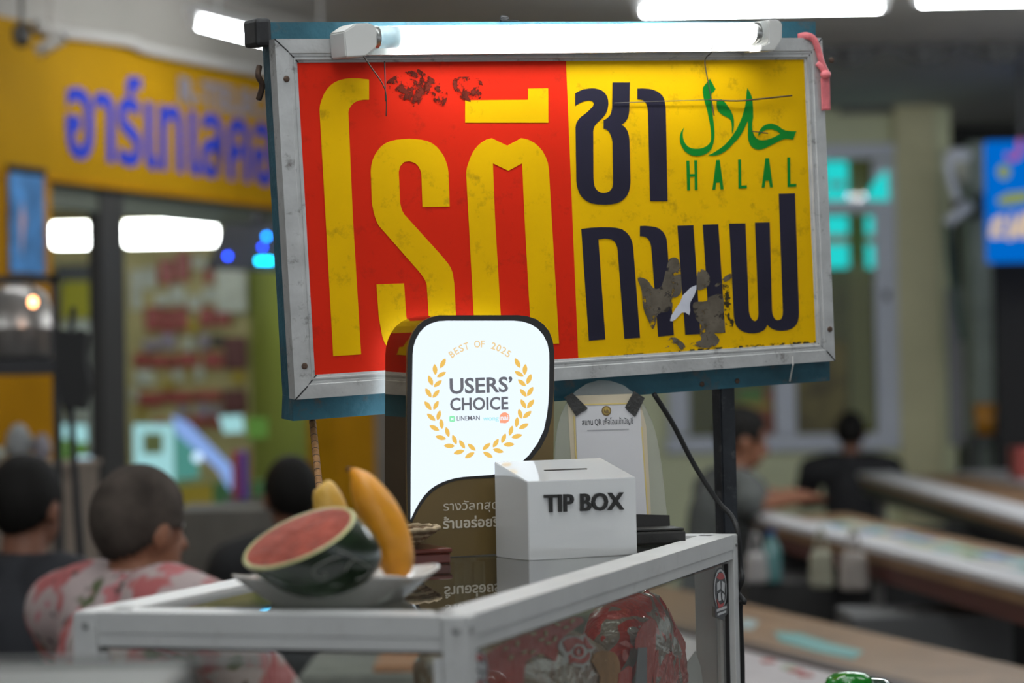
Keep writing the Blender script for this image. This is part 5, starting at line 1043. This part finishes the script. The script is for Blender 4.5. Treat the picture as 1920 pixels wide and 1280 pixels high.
def leaf(x, y, ang, L=10.2, Wd=4.3):
    x, y = zl(x, y); a = math.radians(ang); pts = []
    for k in range(14):
        q = 2*math.pi*k/14; ex = L*math.cos(q); ey = Wd*math.sin(q)*(1-.55*abs(math.cos(q))**3)
        pts.append((x+ex*math.cos(a)-ey*math.sin(a), y-(ex*math.sin(a)+ey*math.cos(a))))
    obj('wreath_leaf', prism(B(), LB.pts(pts, .0013), .0013, .0017), m_gold, lbx)
oang = [62, 95, 112, 122, 128, 140, 152, 166, 178, 15, 30]; iang = [30, 40, 50, 62, 75, 96, 106, 112, 122, 138]
for (x, y), a in zip([(505,430),(448,475),(415,555),(400,645),(397,738),(420,822),(443,900),(490,970),(552,1030),(622,1075),(700,1098)], oang): leaf(x, y, a)
for (x, y), a in zip([(495,512),(468,578),(455,652),(455,735),(475,808),(495,870),(538,930),(590,985),(645,1018),(715,1040)], iang): leaf(x, y, a, 9.6, 4)
for (x, y), a in zip([(1048,428),(1102,475),(1132,545),(1140,635),(1143,725),(1118,803),(1093,887),(1043,960),(985,1020),(908,1065),(833,1095)], oang): leaf(x, y, 180-a)
for (x, y), a in zip([(1060,507),(1080,572),(1090,645),(1090,725),(1067,797),(1043,858),(1000,920),(947,975),(890,1010),(822,1035)], iang): leaf(x, y, 180-a, 9.6, 4)
TO = .0014
letters('USERS’', LB, 843.5, 737.5, 961, 733.5, 28.5, m_gtx, lbx, off=TO, bold=.022, depth=.0003)
letters('CHOICE', LB, 844, 769, 953, 766.5, 23.5, m_gtx, lbx, off=TO, bold=.022, depth=.0003)
letters('LINEMAN', LB, 856.5, 788.3, 899.5, 787.3, 8.6, m_gtx, lbx, off=TO, bold=.006, depth=.0003)
m_gn = emit('backlit_green_print', (.30, .88, .48), 1.0); m_cy = emit('backlit_cyan_print', (.40, .86, .92), 1.0); m_or = emit('backlit_orange_print', (1.0, .40, .24), 1.0)
rr_ = lambda x0, y0, x1, y1, r: [(x0+r, y0), (x1-r, y0), (x1-r*.3, y0+r*.3), (x1, y0+r), (x1, y1-r), (x1-r*.3, y1-r*.3), (x1-r, y1), (x0+r, y1), (x0+r*.3, y1-r*.3), (x0, y1-r), (x0, y0+r), (x0+r*.3, y0+r*.3)]
g_ = obj('green_logo', prism(B(), LB.pts(rr_(842.5, 779.5, 853, 790.5, 2.2), TO), TO, TO+.0003), m_gn, lbx)
lettering('logo_mark', 'M', LB, 845.3, 788, 850.2, 787.9, 5.5, m_lit, g_, off=TO+.0004, bold=.01, depth=.0002)
letters('wong', LB, 905.8, 788.5, 935, 787.6, 6.6, m_cy, lbx, off=TO, bold=.004, depth=.0003, cap=.52)
b_ = obj('orange_logo', prism(B(), LB.pts([(946+9.4*math.cos(k*math.pi/12), 783+10.2*math.sin(k*math.pi/12)) for k in range(-12, 8)]+[(937.5, 792.5)], TO), TO, TO+.0003), m_or, lbx)
letters('nai', LB, 938.6, 787.3, 953, 786.8, 8.8, m_lit, b_, off=TO+.0004, bold=.008, depth=.0002)
cxx, cyy, RR = 900.6, 729.5, 78.5
for k, ch in enumerate('BEST OF 2025'):
    if ch == ' ': continue
    a = math.radians(129.5-k*(129.5-51.5)/11); bxp, byp = cxx+RR*math.cos(a), cyy-RR*math.sin(a)*1.0
    tx, ty = math.sin(a), math.cos(a); wdt = {'O': 11.5, 'F': 6.8, 'E': 7.0, 'T': 8.4, 'B': 8.0, 'S': 7.8}.get(ch, 8.4)
    x0, y0, x1_, y1_ = bxp-tx*wdt/2, byp-ty*wdt/2, bxp+tx*wdt/2, byp+ty*wdt/2
    lettering('letter', ch, LB, x0, y0, x1_, y1_, 13.0, m_gold2, lbx, off=TO, bold=.012, depth=.0003)
m_cream = mat('cream_print', (.62, .56, .46), .5)
letters('รางวัลที่สุด'.replace('ี่', ''), LB, 831.5, 957, 934, 953.5, 18, m_cream, lbx, off=.0002, bold=.0, depth=.0003)
letters('ร้านอร่อยรีวิว', LB, 830.5, 990.5, 960, 985.0, 22, m_cream, lbx, off=.0002, bold=.022, depth=.0003)
# ----------------------------------------------------------------- tip box
tA, tB = at_z(992, 1051, ZG), at_z(1195, 1039, ZG)
TBP = Plane(tA, tB-tA, (0, 0, 1)); tw = (tB-tA).length
m_tip = mat('white_acrylic', (.70, .70, .69), .12, coat=1.0, ior=1.7)
tip = thing('tip_box', 'white acrylic tip box with a sloping lid and black raised lettering', 'tip box', TBP.M)
hf, hb, td = .0985, .1215, .088
bm = B(); pr_ = [(0, 0), (0, hf), (-td, hb), (-td, 0)]
R = [[bm.verts.new((x, h, z)) for z, h in pr_] for x in (0, tw)]
for k in range(4): bm.faces.new((R[0][k], R[0][(k+1) % 4], R[1][(k+1) % 4], R[1][k]))
bm.faces.new(R[0]); bm.faces.new(R[1]); bmesh.ops.bevel(bm, geom=bm.edges[:], offset=.0008, segments=2, affect='EDGES'); obj('box_body', bm, m_tip, tip)
sl = math.atan2(hb-hf, td); ml = Matrix.Translation((tw/2, hf, 0)) @ Matrix.Rotation(sl, 4, 'X')
obj('coin_slot', bx((0, .0004, -td*.5), (.062, .0008, .003), 0, ml), m_rim, tip)
for q in letters('TIP BOX', TBP, 1019.5, 959.5, 1168.5, 954, 32.5, m_rim, tip, off=.0002, bold=.02, depth=.0035): pass
# ----------------------------------------------------------------- payment card in an arched clear stand
qy = math.radians(22); qo = at_z(1150, 1019, ZG)
QC = Plane(qo, (math.cos(qy), math.sin(qy), 0), Vector((0, 0, 1))+_F*.12)
m_clear = glass('scratched_clear_acrylic', (.90, .90, .87), 1.45, .1, .16); m_paper = mat('white_paper', (.56, .55, .56), .6, var=.03)
m_cardb = mat('cream_card', (.50, .43, .31), .6, var=.1); m_ygold = mat('pale_gold_line', (.58, .45, .16), .5); m_tape = mat('black_cloth_tape', (.030, .029, .027), .6, bump=.3, bscale=200)
card = thing('payment_card_stand', 'arched clear acrylic stand with a taped white payment card behind the tip box', 'card stand', QC.M)
arch = [(1038, 968), (1040, 880), (1042, 830), (1046, 800), (1053, 775), (1064, 752), (1080, 732), (1100, 719), (1123, 712.5), (1145, 714), (1168, 722), (1190, 738), (1208, 760), (1222, 790), (1232, 825), (1241, 880), (1250, 968)]
obj('acrylic_sheet', prism(B(), QC.pts(arch), -.0015, .0015), m_clear, card)
obj('base_strip', prism(B(), QC.pts([(1036, 960), (1252, 966), (1253, 992), (1036, 992)]), -.006, .006), m_rim, card)
obj('backing_card', prism(B(), QC.pts([(1064, 745), (1072, 742), (1186, 738), (1200, 750), (1212, 800), (1221, 966), (1078, 966), (1070, 850)], .0024), .0018, .0024), m_cardb, card)
pp = obj('paper', prism(B(), QC.pts([(1079, 760), (1200, 757), (1206, 850), (1213, 965), (1088, 965), (1082, 850)], .003), .0025, .003), m_paper, card)
for L in ([(1078, 757.5), (1200, 754.5), (1200, 757), (1079, 760)], [(1075, 780), (1077, 780), (1087, 965), (1085, 965)], [(1202, 800), (1204, 800), (1216, 965), (1213.5, 965)]):
    obj('gold_border', prism(B(), QC.pts(L, .003), .0028, .0034), m_ygold, card)
for L in ([(1058, 745), (1073, 736), (1102, 765), (1097, 770), (1090, 773), (1081, 780)], [(1189, 733), (1209, 746), (1191, 781), (1178, 770), (1172, 763)]):
    obj('tape', prism(B(), QC.pts(L, .0042), .0036, .0044), m_tape, card)
sl_ = obj('round_seal', prism(B(), QC.pts([(1137+9*math.cos(k*math.pi/12), 770+9.6*math.sin(k*math.pi/12)) for k in range(24)], .0032), .003, .0033), mat('gold_brown_seal', (.18, .12, .05), .4), card)
obj('seal_face', prism(B(), QC.pts([(1137+6.6*math.cos(k*math.pi/12), 770+7*math.sin(k*math.pi/12)) for k in range(24)], .0034), .0034, .0036), mat('gold_seal', (.45, .32, .08), .4), sl_)
obj('seal_mark', prism(B(), QC.pts([(1132, 773), (1133, 766), (1136, 771), (1138, 766), (1141, 770), (1142, 774), (1138, 775)], .0037), .0037, .0039), mat('gold_brown_seal', (.18, .12, .05), .4), sl_)
m_ink = mat('grey_ink', (.06, .06, .065), .6)
ln = lettering('printed_line', 'สแกน QR เพื่อโอนเข้าบัญชี', QC, 1091.5, 797, 1187, 793.8, 13, m_ink, card, off=.0031, bold=.006, depth=.0002); ln['kind'] = 'stuff'
obj('printed_line', prism(B(), QC.pts([(1101, 806), (1179, 803.5), (1179, 805.5), (1101, 808)], .0031), .0031, .0033), mat('pale_grey_ink', (.33, .33, .34), .6), card)
# black tray the stand rests on
ty = [at_z(1120, 1026, ZG), at_z(1287, 1020, ZG)]
TY = Plane(ty[0], ty[1]-ty[0], (0, 0, 1)); twd = (ty[1]-ty[0]).length
m_blk = mat('matt_black_plastic', (.022, .021, .019), .45, var=.3, vscale=30, bump=.1)
tray = thing('black_tray', 'flat black plastic tray beside the tip box at the back of the cabinet', 'tray', TY.M)
obj('tray_body', bx((twd/2, .0095, -.030), (twd, .018, .060), .003), m_blk, tray)
obj('tray_lid', bx((twd/2, .0205, -.030), (twd-.004, .003, .056), .001), m_blk, tray)
# cable from the sign to the cart, rope at the left
m_cable = mat('black_cable', (.015, .015, .015), .5)
cb = obj('power_cable', sweep(B(), catmull([P(1226, 738, 3.36), P(1262, 795, 3.38), P(1300, 868, 3.40), P(1345, 938, 3.405), P(1372, 968, 3.40), P(1384, 1000, 3.385), P(1389, 1060, 3.39), P(1392, 1085, 3.38), P(1384, 1110, 3.39), P(1396, 1128, 3.38), P(1388, 1139, 3.39), P(1392, 1250, 3.40), P(1392, 1400, 3.40)], 6), .0036, 8), m_cable, None, smooth=True)
tag(cb, 'black power cable sagging from the sign down past the back corner of the cabinet', 'cable')
m_rope = mat('tan_rope', (.30, .15, .055), .7, var=.3, vscale=80, bump=.4, bscale=200)
ra_, rb_ = P(585, 780, 3.20), at_z(612, 1046, ZT+.004)
rope = thing('tied_rope', 'tan cord with black ties hanging from the lower left of the roti sign', 'rope', rb_)
rpts = [ra_.lerp(rb_, k/20)-rb_ for k in range(21)]; obj('cord', sweep(B(), rpts, .0046, 10), m_rope, rope, smooth=True)
for k in range(1, 20):
    c = rpts[0].lerp(rpts[-1], k/20); t_ = (rpts[-1]-rpts[0]).normalized()
    obj('tie', sweep(B(), [c-t_*.0005, c+t_*.0005], .0048, 10), m_dark, rope)
# green bottles and the side shelf that holds them
m_gb = mat('green_bottle', (.006, .17, .012), .12, coat=.4)
shf = P(1592, 1262, 2.85); zb = shf.z-.19
for i, (px, py, d, sc, lb) in enumerate(((1592, 1259, 2.85, 1.0, 'bright green domed bottle top at the bottom edge beside the cart'), (1632, 1270, 2.98, .9, 'darker green bottle top just behind the bright green one'))):
    c = P(px, py, d); bt = thing('green_bottle', lb, 'bottle', (c.x, c.y, zb), 'green bottles on the side shelf'); hz = c.z-zb
    obj('bottle_body', lathe(B(), [(0, 0), (.028, 0), (.031, .004), (.031, hz-.05), (.030, hz-.04)], 28), m_gb if i == 0 else mat('dark_green_bottle', (.008, .035, .02), .1, coat=.8), bt, smooth=True)
    obj('bottle_cap', lathe(B(), [(.0305, hz-.0405), (.0305, hz-.018), (.027, hz-.008), (.019, hz-.002), (.006, hz), (0, hz)], 28), m_gb if i == 0 else MATS['dark_green_bottle'], bt, smooth=True)
sh_ = thing('side_stand', 'small wooden stand beside the cart holding two green bottles', 'stand', (shf.x, shf.y+.06, 0))
m_wood0 = mat('plain_wood', (.30, .19, .11), .5, var=.2, vscale=10)
obj('stand_top', bx((0, 0, zb-.0105), (.22, .30, .02), .003), m_wood0, sh_)
for x in (-.09, .09):
    for y in (-.13, .13): obj('leg', bx((x, y, (zb-.021)/2), (.025, .025, zb-.021)), m_wood0, sh_)
# blurred grey tray right in front of the lens at the lower left
gp = P(120, 1276, 1.55)
gt = thing('grey_tray_stand', 'out of focus grey metal tray stand in the near lower left corner', 'stand', (gp.x-.14, gp.y, 0))
m_gm = mat('dull_grey_metal', (.13, .13, .12), .5, .1)
obj('tray', bx((0, 0, gp.z-.012), (.42, .20, .024), .006), m_gm, gt); obj('tray_rim', bx((0.03, .09, gp.z+.001), (.46, .012, .006), .002), m_gm, gt)
for x in (-.18, .12): obj('leg', bx((x, 0, (gp.z-.025)/2), (.02, .02, gp.z-.025)), m_gm, gt)
